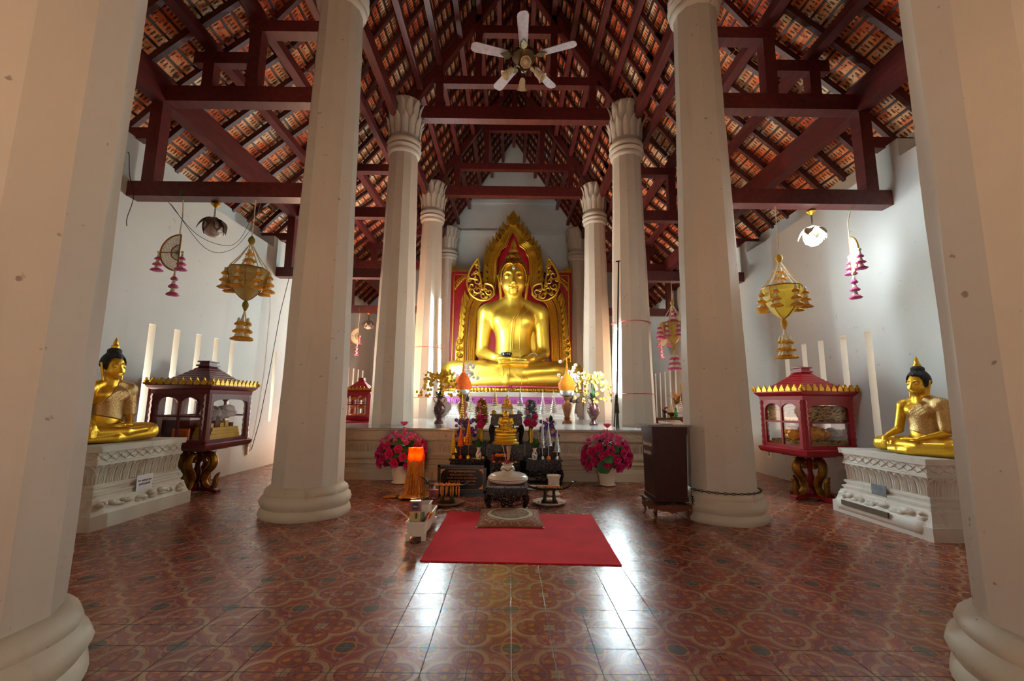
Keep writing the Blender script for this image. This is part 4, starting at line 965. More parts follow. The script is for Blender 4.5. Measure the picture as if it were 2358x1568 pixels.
bunch(1222, 6.70, 'pink lotus bunch with two upright buds right of the tallest altar table', [(ME_bud, B_, 1213, 938, .085, (0, -.1, 1)), (ME_bud, B_, 1214, 955, .075, (0, -.1, 1)), (ME_lotus, L_, 1215, 973, .072, fr), (ME_lotus, L_, 1231, 960, .055, (.4, -1, .3)), (ME_lotus, L_, 1229, 975, .058, fr)], 12, grp='lotus bunches beside the tallest altar table')
rs = random.Random(2)
bunch(1072, 6.66, 'dense purple flower bunch behind the orange tiered trees', [(ME_orp, D_, rs.uniform(1050, 1093), rs.uniform(966, 1004), rs.uniform(.028, .042), (rs.uniform(-.5, .5), -1, rs.uniform(-.3, .5))) for _ in range(30)]+[(ME_bud, B_, 1073, 960, .06, (0, 0, 1)), (ME_orw, D_, 1086, 968, .03, fr), (ME_ory, D_, 1067, 988, .03, fr)], 10)
bunch(1268, 6.66, 'dense purple flower bunch behind the silver tiered trees', [(ME_orp, D_, rs.uniform(1246, 1287), rs.uniform(970, 1004), rs.uniform(.028, .042), (rs.uniform(-.5, .5), -1, rs.uniform(-.3, .5))) for _ in range(26)]+[(ME_bud, B_, 1260, 972, .07, (0, 0, 1)), (ME_orw, D_, 1277, 975, .03, fr), (ME_ory, D_, 1274, 992, .03, fr)], 12)
def vase_flowers(px, label, red, spec):
    p = gz(px, 1053, ZL); Y = 6.42; t = thing('flower_vase', label, 'vase', (gy(px, 1050, Y).x, Y, ZL), 0, 'small white vases'); x0 = t.location.x
    MB().lathe([(.032, 0), (.035, .01), (.042, .05), (.04, .08), (.022, .125), (.024, .14), (.036, .165), (.03, .165), (.018, .13), (0, .12)], 22).build('vase', M_cer, t)
    mb = MB(); rs = random.Random(px)
    for k in range(9): mb.ball((rs.uniform(-.022, .03), -.036+rs.uniform(-.004, .004), .03+.09*k/9), (.010, .006, .009), 6, 4)
    mb.build('painted_flowers', red, t)
    for me, nm, ax, ay, s, tilt in spec:
        g = gy(ax, ay, Y); q = Vector((g.x-x0, -.01, g.z-ZL)); inst(me, nm, t, Matrix.Translation(q) @ look(tilt) @ Matrix.Scale(s, 4)); MB().tube([(0, 0, .14), (q.x*.3, 0, .14+(q.z-.14)*.6), tuple(q)], .004, 5).build('stem', M_green, t)
    for k in range(9): a = rs.uniform(0, 2*pi); inst(ME_leafl, 'leaf', t, Matrix.Translation((.01*cos(a), .01*sin(a), .15)) @ T(rz=a, ry=-rs.uniform(.5, 1.4)) @ Matrix.Scale(rs.uniform(.08, .17), 4))
ME_rosep = lotus_me(15, .45, [pm('peach_petals', lin(238, 190, 140), .5), M_yel]); ME_roseo = lotus_me(15, .5, [M_orange, M_yel])
vase_flowers(1102, 'white vase painted with red flowers on the low left altar table', pm('red_paint', lin(190, 24, 30), .3), [(ME_rosep, 'rose', 1096, 998, .035, (-.2, -.3, 1)), (ME_roseo, 'rose', 1099, 1008, .03, fr)])
vase_flowers(1231, 'white vase painted with blue flowers on the low right altar table', pm('blue_paint', lin(30, 80, 200), .3), [(ME_rosep, 'rose', 1243, 1013, .038, fr), (ME_roseo, 'rose', 1238, 1012, .03, (-.6, -1, .3))])
for px, Y, z, mt, r, lb in ((1112, 6.42, ZL, M_yel, .022, 'yellow fruit beside the white vase with red flowers'), (1096, 6.40, ZL, pm('lime_green', lin(120, 200, 40), .4), .013, 'tiny lime green cup in front of the white vase with red flowers')):
    o = MB().lathe([(r*.5, 0), (r, r*.5), (r*1.02, r), (r*.6, r*1.7), (0, r*1.8)], 14).build('fruit' if mt is M_yel else 'cup', mt); o.location = (gy(px, 1050, Y).x, Y, z); tag(o, lb, 'fruit' if mt is M_yel else 'cup')
for px, lb in ((1091, 'flat white saucer before the gold footed tree on the left table'), (1222, 'flat white saucer left of the white vase with blue flowers')):
    o = MB().lathe([(.02, 0), (.045, .008), (.05, .014), (.04, .012), (0, .006)], 20).build('saucer', M_cer); o.location = (gy(px, 1053, 6.40).x, 6.44, ZL); o.scale = (.8, .8, 1); tag(o, lb, 'saucer')
# ------------------------------------------------------------------ incense
tz = .255; t = thing('covered_bowl', 'large round cream covered bowl with a dark red line on the front incense table', 'bowl', (-.005, 5.28, tz))
t.scale = (1.06, 1.06, .72)
MB().lathe([(.14, 0), (.18, .01), (.212, .035), (.222, .055), (.222, .075)], 48).build('bowl', M_cer, t)
l_ = MB().lathe([(.222, .075), (.219, .09), (.195, .125), (.165, .142), (.125, .148), (.11, .158), (0, .16)], 48).build('lid', M_cer, t); MB().tube([(.2225*cos(a), .2225*sin(a), .072) for a in [2*pi*i/64 for i in range(64)]], .0035, 5, closed=True).build('red_line', M_redd, t)
ip = MB().lathe([(.04, 0), (.062, .02), (.07, .045), (.062, .075), (.05, .085), (.052, .1), (.062, .108), (.05, .108), (.044, .09), (0, .085)], 28).build('incense_pot', M_cer)
ip.location = (-.01, 5.24, tz+.112); ip.scale = (1.15, 1.15, 1); tag(ip, 'small round cream incense pot on the lid of the large covered bowl', 'incense pot')
mb = MB(); mb.tube([(.0705*cos(a), .0705*sin(a), .045+.012*sin(5*a)) for a in [2*pi*i/60 for i in range(60)]], .004, 5, closed=True); mb.build('painted_vine', M_green2, ip)
M_stick = pm('incense_stick_paper', lin(222, 178, 140), .7); M_stickr = pm('incense_red_dye', lin(150, 20, 40), .6)
sticks = ((-.02, -.085), (-.015, -.075), (0, -.02), (.004, -.01), (.008, .01), (.012, .022), (.016, .035), (.02, .05), (.0, .0))
for k, (a, b) in enumerate(sticks):
    h = .27-.006*(k % 3); o = MB().tube([(a*.6, 0, .05), (b*.75, .01, h)], .0026, 5).build('incense_stick', M_stick); o.location = (-.01, 5.24, tz+.155); tag(o, 'thin tan incense stick standing in the small cream incense pot', 'incense stick', 'incense sticks in the pot')
    MB().tube([(a*.6, 0, .03), (a*.6+(b*.75-a*.6)*.25, .002, .10)], .0032, 5).build('dyed_end', M_stickr, o)
for k in range(7):
    o = MB().tube([(0, 0, 0), (.004*(k-3), 0, .07)], .003, 5).build('burnt_stick', M_stickr); o.location = (-.045+.013*k, 5.225, tz+.205); tag(o, 'short burnt red incense stub in the small cream incense pot', 'incense stub', 'incense stubs in the pot')
tr = thing('offering_tray', 'small footed tray with orange flowers and red ribbon behind the incense pot', 'tray', (-.115, 6.28, .0)); zt = .37
MB().box(-.14, -.06, 0, .26, .1, zt-.02).build('stand', M_inlay, tr, smooth=0); MB().lathe([(.05, zt-.02), (.03, zt+.0), (.05, zt+.03), (.09, zt+.06), (.085, zt+.065), (0, zt+.05)], 24).build('tray', M_bronze, tr)
mb = MB(); [mb.ball((-.05+.035*k, -.02*(k % 2), zt+.075), .026, 8, 6) for k in range(4)]; mb.build('flowers', M_orange, tr)
mb = MB(); [mb.tube([(-.08-.012*k, -.03, zt+.09), (-.095-.012*k, -.04, zt+.03), (-.09-.01*k, -.04, zt-.05)], .006, 5) for k in range(3)]; mb.build('ribbon', pm('red_ribbon', lin(170, 16, 30), .5), tr)
for px, lb in ((1137, 'small gold tea light left of the incense pot'), (1187, 'small gold tea light right of the incense pot')):
    o = MB().lathe([(.018, 0), (.02, .02), (.014, .022), (0, .018)], 14).build('tea_light', M_gold2); o.location = (gy(px, 1073, 6.25).x, 6.235, .352); tag(o, lb, 'candle', 'tea lights')
# ------------------------------------------------------------------ things on the platform
def big_vase(px, label, me, wilt, seed):
    p = gz(px, 975, PZ); p.y = 8.45; p = gy(px, 974, 8.45); t = thing('orchid_vase', label, 'vase', (p.x, 8.45, PZ), 0, 'tall vases of orchids'); rs = random.Random(seed)
    m = Mat('vase_%d' % seed); m.set('Base Color', m.ramp(m.noise(14, 4), [(.35, lin(52, 22, 30)), (.55, lin(84, 44, 46)), (.62, lin(120, 100, 70)), (.7, lin(70, 34, 44))])); m.set('Roughness', .2)
    MB().lathe([(.085, 0), (.09, .03), (.06, .07), (.05, .10), (.075, .15), (.12, .24), (.122, .30), (.09, .37), (.05, .42), (.045, .47), (.075, .52), (.06, .52), (.035, .47), (0, .44)], 28).build('vase', m.m, t)
    for s in (-1, 1): MB().tube([(s*.05, 0, .49), (s*.10, 0, .50), (s*.11, 0, .46), (s*.075, 0, .39)], .008, 5).build('handle', m.m, t)
    for k in range(10):
        a = 2*pi*k/10+rs.random(); inst(ME_leaf, 'leaf', t, Matrix.Translation((.03*cos(a), .03*sin(a), .51)) @ T(rz=a, ry=-rs.uniform(-.1, .7)) @ Matrix.Scale(rs.uniform(.09, .14), 4))
    for k in range(5):
        a = (-1, 1, -.5, .5, .1)[k]; top = .90+.08*rs.random(); pts = [(a*.016*j*(1+j*.13), -.010*j*rs.random(), .5+(top-.5)*(1-(1-j/6)**2)-(0 if j < 7 else (j-6)*.045*(1.5 if wilt else 1))) for j in range(11)]
        MB().tube(pts, .005, 5).build('stem', M_green, t)
        for j in range(4, 11):
            for q in range(4): P = Vector(pts[j])+Vector((rs.uniform(-.05, .05), rs.uniform(-.06, .02), rs.uniform(-.045, .045))); inst(me, 'orchid_flower', t, Matrix.Translation(P) @ look((rs.uniform(-.7, .7), -1, rs.uniform(-.4, .5))) @ Matrix.Scale(rs.uniform(.03, .042), 4))
    return t
ME_oryb = orchid_me(pm('yellow_orchid', lin(214, 170, 40), .55, ns=20, na=.2))
big_vase(1010, 'dark vase of bright yellow orchids in front of the lit column', ME_oryb, False, 4)
big_vase(1367, 'dark vase of drooping dry yellow orchids on the right of the statue', ME_ory, True, 5)
M_bw = pm('brown_turned_wood', lin(128, 70, 30), .3, ns=5, na=.35, stretch=(1, 1, .3)) if False else pm('brown_turned_wood', lin(128, 70, 30), .3, ns=5, na=.35)
M_mar = Mat('packed_marigolds'); _v = M_mar.vor(60); M_mar.set('Base Color', M_mar.ramp(_v, [(0, lin(255, 132, 16)), (.5, lin(248, 104, 8)), (.85, lin(206, 74, 4))])); M_mar.set('Roughness', .7); M_mar.bump(_v*-1, .8, .01); M_mar = M_mar.m
def offering(px, ybase, label, mat):
    Y = 9.0; b = gy(px, ybase, Y); t = thing('offering_stand', label, 'offering', (b.x, Y, PZ), 0, 'tall offering stands with marigold cones')
    sc = .62/.58
    MB().lathe([(.10, 0), (.105, .03), (.07, .06), (.05, .09), (.075, .11), (.05, .13), (.07, .2), (.105, .33), (.11, .37), (.06, .42), (.05, .46), (.085, .52), (.08, .53), (0, .53)], 26).build('vase', M_bw, t)
    MB().lathe([(.06, .53), (.13, .57), (.15, .63), (.145, .66), (0, .655)], 26).build('silver_bowl', M_silver, t)
    MB().lathe([(.14, .65), (.175, .72), (.172, .80), (.12, .90), (.06, .97), (.035, 1.01)], 26, wob=lambda a, z: 1+.03*sin(a*7+z*30)).build('marigold_cone', mat, t)
    mb = MB()
    for k in range(9): mb.ball((0, 0, 1.02+.032*k), .03-.0022*k, 8, 6)
    mb.tube([(0, 0, 1.29), (0, 0, 1.36)], [.008, .002], 5); mb.build('flower_spire', M_orange, t); return t
M_mar2 = pm('packed_marigolds_light', lin(255, 150, 16), .7, ns=40, na=.2, bs=60, bst=.8, bd=.01)
offering(1064, 972, 'orange marigold cone on a silver bowl and brown vase, left of the statue', M_mar); offering(1306, 975, 'orange marigold cone on a silver bowl and brown vase, right of the statue', M_mar2)
def white_bouquet(px, py, label, seed):
    Y = 9.75; c = gy(px, py, Y); rs = random.Random(seed); t = thing('orchid_bouquet', label, 'flowers', (c.x, Y, PZ), 0, 'white orchid bouquets')
    MB().lathe([(.06, 0), (.07, .03), (.05, .2), (.09, .42), (.08, .42), (0, .4)], 20).build('vase', M_cer, t); dz = c.z-PZ
    for k in range(40):
        P = Vector((rs.gauss(0, .09), -.12+rs.gauss(0, .03), dz+rs.gauss(0, .11))); inst(ME_orw, 'orchid_flower', t, Matrix.Translation(P) @ look((rs.uniform(-.6, .6), -1, rs.uniform(-.3, .6))) @ Matrix.Scale(rs.uniform(.045, .06), 4))
    for k in range(9): a = rs.uniform(0, 6.28); inst(ME_leaf, 'leaf', t, Matrix.Translation((.04*cos(a), -.04, .42)) @ T(rz=a, ry=-rs.uniform(-.3, .6)) @ Matrix.Scale(rs.uniform(.15, .22), 4))
    for k in range(6): MB().tube([(0, 0, .4), (.05*(k-2.5), -.06, dz-.1+.04*k)], .005, 5).build('stem', M_green, t)
white_bouquet(1076, 862, 'white orchid bouquet behind the left marigold cone', 1); white_bouquet(1316, 868, 'white orchid bouquet behind the right marigold cone', 2)
t = thing('flower_posy', 'tiny posy of pink and yellow flowers on the plinth edge below the gilded statue', 'flowers', (.02, 11.22, PZ+.668)); rs = random.Random(3)
for k in range(14): inst(ME_ory if k < 6 else ME_lotus2, 'flower', t, Matrix.Translation((rs.uniform(-.06, .06), rs.uniform(-.03, .03), .03+.14*k/14)) @ look((0, -1, .3)) @ Matrix.Scale(.035, 4))
for k in range(6): inst(ME_leafl, 'leaf', t, T(rz=k, ry=-.5, z=.01) @ Matrix.Scale(.1, 4))
# wire stand on the left of the plinth
def wire_stand(px, label):
    p = gy(px, 968, 9.6); t = thing('wire_stand', label, 'stand', (p.x, 9.6, PZ), 0, 'white wire flower stands')
    for k in range(3):
        a = -pi/2+2*pi*k/3; MB().tube([(.03*cos(a), .03*sin(a), .62), (.05*cos(a), .05*sin(a), .35), (.11*cos(a), .11*sin(a), .1), (.14*cos(a), .14*sin(a), .01), (.16*cos(a), .16*sin(a), .015), (.165*cos(a), .165*sin(a), .04)], .005, 5).build('leg', M_steel, t)
    MB().tube([(.10*cos(a), .10*sin(a), .62) for a in [2*pi*i/20 for i in range(20)]], .005, 5, closed=True).build('ring', M_steel, t); return t
w_ = wire_stand(1040, 'white wire flower stand left of the plinth beside the dark vase')
# sacred threads strung on the columns
def ring_thread(x, Y, z, r, label):
    o = MB().tube([(r*cos(a), r*sin(a), .004*sin(3*a)) for a in [2*pi*i/36 for i in range(36)]], .006, 5, closed=True).build('red_thread', pm('red_thread', lin(200, 60, 60), .6) if 'red_thread' not in bpy.data.materials else bpy.data.materials['red_thread']); o.location = (x, Y, z); tag(o, label, 'thread')
ring_thread(CR_, 8.1, 2.66, .36, 'upper red thread tied round the column behind the dark pole'); ring_thread(CR_, 8.1, 1.35, .393, 'lower red thread tied round the column behind the dark pole')
ring_thread(CL, 11.35, 2.55, .365, 'upper red thread tied round the column with the two lit tubes'); ring_thread(CL, 11.35, 1.28, .395, 'lower red thread tied round the column with the two lit tubes')
fluo('upper lit white tube on the column left of the gilded statue', (-1.775, 11.02, 2.60), (-1.80, 11.05, 3.82), (.75, -.66, 0))
fluo('lower lit white tube on the column left of the gilded statue', (-1.745, 11.02, 1.30), (-1.765, 11.02, 2.52), (.75, -.66, 0))
fluo('lit white tube on the column behind the black pole, right of the statue', (1.905, 7.95, 1.36), (1.94, 7.97, 2.60), (-.9, -.4, 0))
p0, p1 = gy(1420, 986, 7.5), gy(1425, 598, 7.5); t = thing('banner_stand', 'tall thin black folded stand leaning by the column on the right of the platform', 'stand', (p0.x, 7.5, PZ))
q = Vector((p1.x-p0.x+.02, .1, p1.z-PZ)); MB().tube([(0, 0, 0), tuple(q*.75), tuple(q)], [.016, .014, .012], 8).build('pole', M_black, t); MB().tube([tuple(q+Vector((-.05, 0, .0))), tuple(q+Vector((.03, 0, .01)))], .01, 6).build('top_cap', M_black, t)
MB().box(-.035, -.03, .25, .045, .03, .42, .01).build('clamp', M_metal, t); MB().tube([(-.05, -.03, .02), (-.02, -.02, .35), (0, 0, .55)], .012, 6).build('leg', M_metal, t); MB().tube([(.04, .03, .0), (.03, .02, .35), (0, 0, .5)], .012, 6).build('leg', M_metal, t)
# ------------------------------------------------------------------ front floor things
M_carpet = pm('red_carpet', lin(228, 22, 42), .95, ns=3, na=.14, bs=260, bst=.35, bd=.004)
c4 = [gz(1033, 1180), gz(1362, 1187), gz(1432, 1303), gz(967, 1293)]
mb = MB(); mb.prism([(p.x, p.y) for p in c4], .001, .009, 'z'); tag(mb.build('carpet', M_carpet, smooth=0), 'bright red carpet on the tiles in front of the altar', 'carpet')
m = Mat('tapestry_rose_pattern'); x, y, z = m.xyz(); e = ((x/.26)*(x/.26)+(y/.27)*(y/.27)).sq(); n = m.noise(22, 5); n2 = m.noise(40, 3)
k = m.ramp(n, [(.35, lin(96, 76, 52)), (.5, lin(150, 124, 84)), (.6, lin(140, 60, 60)), (.72, lin(190, 160, 140))]); k = m.mix(e.st(.7, .76), k, lin(196, 178, 140)); k = m.mix((e-.70).ab().lt(.05)*n2.gt(.45), k, lin(110, 90, 60))
k = m.mix(e.st(.97, 1.0), k, m.ramp(n2, [(.4, lin(140, 104, 62)), (.55, lin(168, 80, 76)), (.65, lin(196, 176, 130))])); k = m.mix((e-.93).ab().lt(.035), k, lin(130, 92, 54))
m.set('Base Color', k); m.set('Roughness', .9); m.bump(n2, .4, .004)
cu = thing('floor_cushion', 'flat tapestry floor cushion with rose pattern lying on the red carpet', 'cushion', (.02, 4.66, .009)); vs = []; fs = []; N = 20
for j in range(N+1):
    for i in range(N+1):
        u, v = i/N*2-1, j/N*2-1; b = .045*(1-abs(u)**5)*(1-abs(v)**5); vs.append((u*.31*(1-.03*(1-v*v)), v*.335*(1-.03*(1-u*u))+.0*u, b+.012))
nb = len(vs)
for j in range(N):
    for i in range(N): a = j*(N+1)+i; fs.append((a, a+1, a+N+2, a+N+1))
per = [i for i in range(N+1)]+[(j+1)*(N+1)+N for j in range(N)]+[N*(N+1)+N-1-i for i in range(N)]+[(N-1-j)*(N+1) for j in range(N-1)]
vs += [(vs[i][0], vs[i][1], 0) for i in per]; L = len(per)
for i in range(L): fs.append((per[i], nb+i, nb+(i+1) % L, per[(i+1) % L]))
MB().add(vs, fs).build('cover', m.m, cu, smooth=60); MB().tube([(vs[i][0]*1.005, vs[i][1]*1.005, .010) for i in per], .008, 6, closed=True).build('corded_edge', pm('cord_brown', lin(140, 96, 52), .8), cu)
for s in (-1, 1): MB().tube([(s*.30, -.33, .01), (s*.325, -.36, .004)], .006, 5).build('tie', M_petalw, cu)
# engraved sign
def text(parent, s, mat, x, z, size, y=-.012, name='lettering', align='CENTER', ext=.0008):
    c = bpy.data.curves.new('t', 'FONT'); c.body = s; c.size = size; c.align_x = align; c.extrude = ext; o = bpy.data.objects.new('t', c); COL.objects.link(o)
    bpy.context.view_layer.update(); me = bpy.data.meshes.new_from_object(o.evaluated_get(bpy.context.evaluated_depsgraph_get())); bpy.data.objects.remove(o)
    me.materials.clear(); me.materials.append(mat); b = bpy.data.objects.new(name, me); COL.objects.link(b); b.parent = parent; b.location = (x, y, z); b.rotation_euler = (pi/2, 0, 0); return b
M_gtext = pm('gold_lettering', lin(190, 116, 44), .4, .3)
sg = thing('engraved_sign', 'black framed sign with gold Thai prayer lettering before the left altar tables', 'sign', (-.592, 5.78, 0)); sw, sh = .31, .375
MB().box(-sw-.01, -.05, 0, sw+.01, .05, .035).build('base', M_black, sg, smooth=0)
fr_ = MB()
for a in ((-sw, -.012, .035, -sw+.03, .02, sh), (sw-.03, -.012, .035, sw, .02, sh), (-sw, -.012, sh-.03, sw, .02, sh), (-sw, -.012, .035, sw, .02, .065)): fr_.box(*a)
fr_.build('frame', M_black, sg, smooth=0); bd = MB().box(-sw+.02, 0, .05, sw-.02, .014, sh-.02).build('board', pm('black_granite', lin(10, 9, 12), .2, ns=40, na=.3), sg, smooth=0)
mb = MB()
for sx in (-1, 1):
    for zz, sz in ((sh-.045, -1), (.08, 1)):
        mb.prism([(sx*(sw-.04), zz), (sx*(sw-.10), zz), (sx*(sw-.085), zz+sz*.02), (sx*(sw-.06), zz+sz*.03), (sx*(sw-.055), zz+sz*.05), (sx*(sw-.04), zz+sz*.065)], -.004, .002)
    mb.bar((sx*(sw-.037), -.002, .08), (sx*(sw-.037), -.002, sh-.045), .003, .003, (0, 1, 0))
for zz in (.075, sh-.04): mb.bar((-sw+.10, -.002, zz), (sw-.10, -.002, zz), .003, .003, (0, 1, 0))
mb.build('gold_corners', M_gtext, sg, smooth=0)
for s_, zz, sz in (('คาถาบูชาพระพุทธชินราช', .288, .036), ('อิเมหิ นานาสักกาเรหิ อภิปูชิเต', .247, .027), ('ทีฆายุโก โหมิ อะโรโค สุขิโต สิทธิ กิจจัง', .208, .026), ('สิทธิกัมมัง ปิยัง มะมะ ปะสิทธิ ลาโภ', .169, .026), ('ชะโย โหตุ สัพพะทา พุทธชินะราชา', .130, .026)): text(sg, s_, M_gtext, 0, zz, sz, -.003)
# candle pile
M_wax = Mat('orange_wax'); _n = M_wax.noise(18, 4); M_wax.set('Base Color', M_wax.ramp(_n, [(.3, lin(206, 104, 10)), (.7, lin(238, 152, 30))])); M_wax.set('Roughness', .4); M_wax.set('Subsurface Weight', .4); M_wax.set('Subsurface Radius', (.05, .018, .004)); M_wax.set('Subsurface Scale', .6); M_wax.bump(_n, .4, .01); M_wax = M_wax.m
cdl = thing('orange_candles', 'pair of tall burning orange candles buried in dripped wax on a plate', 'candle', (-1.165, 5.66, 0)); rs = random.Random(11)
MB().lathe([(.12, 0), (.2, .012), (.215, .028), (.2, .026), (.12, .014), (0, .012)], 32).build('plate', M_bronze, cdl)
mb = MB(); mb.lathe([(.20, .02), (.19, .035), (.12, .05), (.105, .09), (.085, .2), (.075, .33), (.07, .42), (.055, .45), (0, .42)], 30, wob=lambda a, z: 1+.14*sin(a*5+z*7)+.08*sin(a*13+z*3))
for k in range(46):
    a = rs.uniform(0, 2*pi); z1 = rs.uniform(.2, .5); z0 = rs.uniform(.03, .2); r1 = .085+(.45-z1)*.05; r0 = .085+(.45-z0)*.07; mb.tube([(r1*cos(a), r1*sin(a), z1), (r1*1.08*cos(a), r1*1.08*sin(a), (z0+z1)/2), (r0*1.12*cos(a), r0*1.12*sin(a), z0)], [.007, .012, .010], 6)
for k in range(7): a = rs.uniform(2.4, 4.2); mb.ball((.22*cos(a)-.02*k, .17*sin(a)-.02, .012), (.05, .04, .012), 8, 5)
mb.build('wax_drips', M_wax, cdl, smooth=60)
M_flame = emat('candle_flame', (1, .55, .12), 30); M_flame.cycles.emission_sampling = 'NONE'; M_waxg = Mat('translucent_wax'); M_waxg.set('Base Color', lin(250, 150, 24)); M_waxg.set('Roughness', .45)
_t = M_waxg.t.nodes.new('ShaderNodeBsdfTranslucent'); _t.inputs[0].default_value = (1, .36, .03, 1); _m = M_waxg.t.nodes.new('ShaderNodeMixShader'); _m.inputs[0].default_value = .6
M_waxg.t.links.new(M_waxg.p.outputs[0], _m.inputs[1]); M_waxg.t.links.new(_t.outputs[0], _m.inputs[2]); M_waxg.t.links.new(_m.outputs[0], M_waxg.out.inputs[0]); M_waxg = M_waxg.m
for x in (-.043, .043):
    c_ = MB().lathe([(.04, .05), (.041, .3), (.043, .5), (.046, .575), (.050, .60), (.044, .595), (.038, .55), (.036, .46), (0, .45)], 20, (x, 0, 0), wob=lambda a, z: 1+.05*sin(a*3+z*9)).build('candle', M_waxg, cdl)
    MB().lathe([(.002, .47), (.010, .49), (.008, .52), (.001, .56)], 10, (x, 0, 0)).build('flame', M_flame, c_)
mb = MB()
for a, h in ((.2, .62), (2.8, .60), (1.6, .59)): mb.tube([(.083*cos(a), .083*sin(a), .3), (.086*cos(a), .086*sin(a), .5), (.080*cos(a), .080*sin(a), h)], [.028, .026, .006], 7)
mb.build('wax_fins', M_waxg, cdl)
for x in (-.043, .043): lamp('candle_light', 'POINT', (-1.165+x, 5.66, .525), 2.2, (1, .50, .14), .012)
lamp('candle_light', 'POINT', (-1.165, 5.655, .72), 2, (1, .45, .12), .04)
# boat shaped oil lamp stands
def boat(p, label, seed, flip=1, drip=0):
    t = thing('oil_lamp_stand', label, 'oil lamp', p, 0, 'boat shaped oil lamp stands'); rs = random.Random(seed)
    MB().box(-.10, -.05, 0, .10, .05, .03, .015).build('base', M_metal, t, smooth=0)
    for s in (-1, 1): MB().tube([(s*.062, 0, .025), (s*.055, 0, .06), (s*.05, 0, .18), (s*.055, 0, .205)], [.035, .022, .015, .022], 10).build('leg', M_metal, t)
    mb = MB(); mb.lathe([(.05, .198), (.155, .212), (.17, .24), (.16, .24), (.14, .222), (0, .215)], 26, sy=.32); mb.build('boat', M_metal, t)
    MB().tube([(flip*.14, 0, .232), (flip*.19, 0, .24), (flip*.235, 0, .27), (flip*.245, 0, .31), (flip*.27, 0, .335), (flip*.29, 0, .33), (flip*.275, 0, .325), (flip*.32, 0, .36)], [.025, .02, .014, .012, .018, .012, .01, .004], 8).build('bird_head', M_metal, t)
    MB().tube([(-flip*.14, 0, .232), (-flip*.2, 0, .24), (-flip*.24, 0, .27), (-flip*.285, 0, .30)], [.025, .018, .012, .006], 8).build('tail', M_metal, t)
    mb = MB()
    for k in range(26): x = -.145+.29*k/25; mb.ball((x, rs.uniform(-.03, .03), .238+rs.uniform(0, .012)), rs.uniform(.010, .017), 7, 5); mb.tube([(x, 0, .235), (x+rs.uniform(-.01, .01), rs.uniform(-.01, .01), .262+rs.uniform(0, .02))], [.009, .004], 5)
    for k in range(drip): x = rs.uniform(-.14, .15); L = rs.uniform(.04, .14); mb.tube([(x, -.05, .235), (x, -.058, .23-L*.5), (x, -.054, .23-L)], [.009, .010, .004], 6)
    mb.build('wax_stubs', M_wax, t); t.scale = (1, 1, .82 if drip else .70); return t
def plate(x, y, label, rim, wx):
    o = MB().lathe([(.12, 0), (.17, .012), (.195, .035), (.185, .035), (.15, .016), (0, .014)], 36).build('plate', rim); o.location = (x, y, 0); tag(o, label, 'plate', 'plates under the oil lamp stands'); rs = random.Random(wx); mb = MB()
    for k in range(12): a = rs.uniform(0, 2*pi); r = rs.uniform(.11, .15); mb.ball((r*cos(a), r*sin(a), .02), (rs.uniform(.01, .028), rs.uniform(.01, .02), .005), 7, 5)
    mb.build('wax_drops', M_wax, o)
plate(.485, 5.36, 'cream plate with wax drops under the boat lamp right of the incense table', M_cer, 1); boat((.485, 5.36, .015), 'dark bronze boat shaped oil lamp with few wax stubs, right of the incense table', 2, 1, 0)
plate(-.71, 5.30, 'worn plate with wax drops under the boat lamp before the sign', pm('worn_enamel', lin(150, 120, 90), .35), 3); boat((-.71, 5.30, .015), 'dark bronze boat shaped oil lamp before the engraved sign, dripping with orange wax', 5, -1, 12)
rp = MB().box(-.12, -.05, 0, .12, .05, .004).build('paper', M_red, smooth=0); rp.location = (-.74, 5.56, 0); tag(rp, 'red paper lying flat between the boat lamp and the sign', 'paper')
pp = MB().lathe([(.075, 0), (.085, .015), (.06, .05), (.07, .06), (.075, .2), (.09, .235), (.095, .25), (.08, .25), (.065, .2), (0, .19)], 26).build('pedestal_pot', M_cer); pp.location = (.585, 5.86, 0); tag(pp, 'white ceramic pedestal pot behind the right boat lamp', 'pot')
mb = MB(); [mb.at(T(.072*cos(a), .072*sin(a), .13, a)).leaf(.05, .04, 0, .1) for a in (-2.2, -1.6, -1.0)]; mb.build('relief', M_cer, pp)
# white planter basket with packets
pb = thing('planter_box', 'long white plastic planter box on the floor left of the red carpet', 'box', (-.785, 4.22, 0)); w, d, h = .078, .30, .155
mb = MB(); tk = .008
mb.add(*(lambda o: (o, [(0, 1, 5, 4), (1, 2, 6, 5), (2, 3, 7, 6), (3, 0, 4, 7), (0, 3, 2, 1), (8, 12, 13, 9), (9, 13, 14, 10), (10, 14, 15, 11), (11, 15, 12, 8), (12, 15, 14, 13), (4, 5, 9, 8), (5, 6, 10, 9), (6, 7, 11, 10), (7, 4, 8, 11)]))(
    [(sx*w*.88, sy*d*.94, .035) for sx, sy in ((-1, -1), (1, -1), (1, 1), (-1, 1))]+[(sx*w, sy*d, h) for sx, sy in ((-1, -1), (1, -1), (1, 1), (-1, 1))]+[(sx*(w-tk), sy*(d-tk), h) for sx, sy in ((-1, -1), (1, -1), (1, 1), (-1, 1))]+[(sx*(w*.88-tk), sy*(d*.94-tk), .042) for sx, sy in ((-1, -1), (1, -1), (1, 1), (-1, 1))]))
mb.build('tub', M_plw, pb, smooth=0); mb = MB()
for a in ((-w-.008, -d-.008, w+.008, -d+.004), (-w-.008, d-.004, w+.008, d+.008), (-w-.008, -d, -w+.004, d), (w-.004, -d, w+.008, d)): mb.box(a[0], a[1], h-.012, a[2], a[3], h+.004)
mb.build('rim', M_plw, pb, smooth=0)
for sx in (-1, 1):
    for sy in (-1, 1): MB().box(sx*w*.86-.016, sy*d*.92-.014, 0, sx*w*.86+.016, sy*d*.92+.014, .06, -.004).build('foot', M_plw, pb, smooth=0)
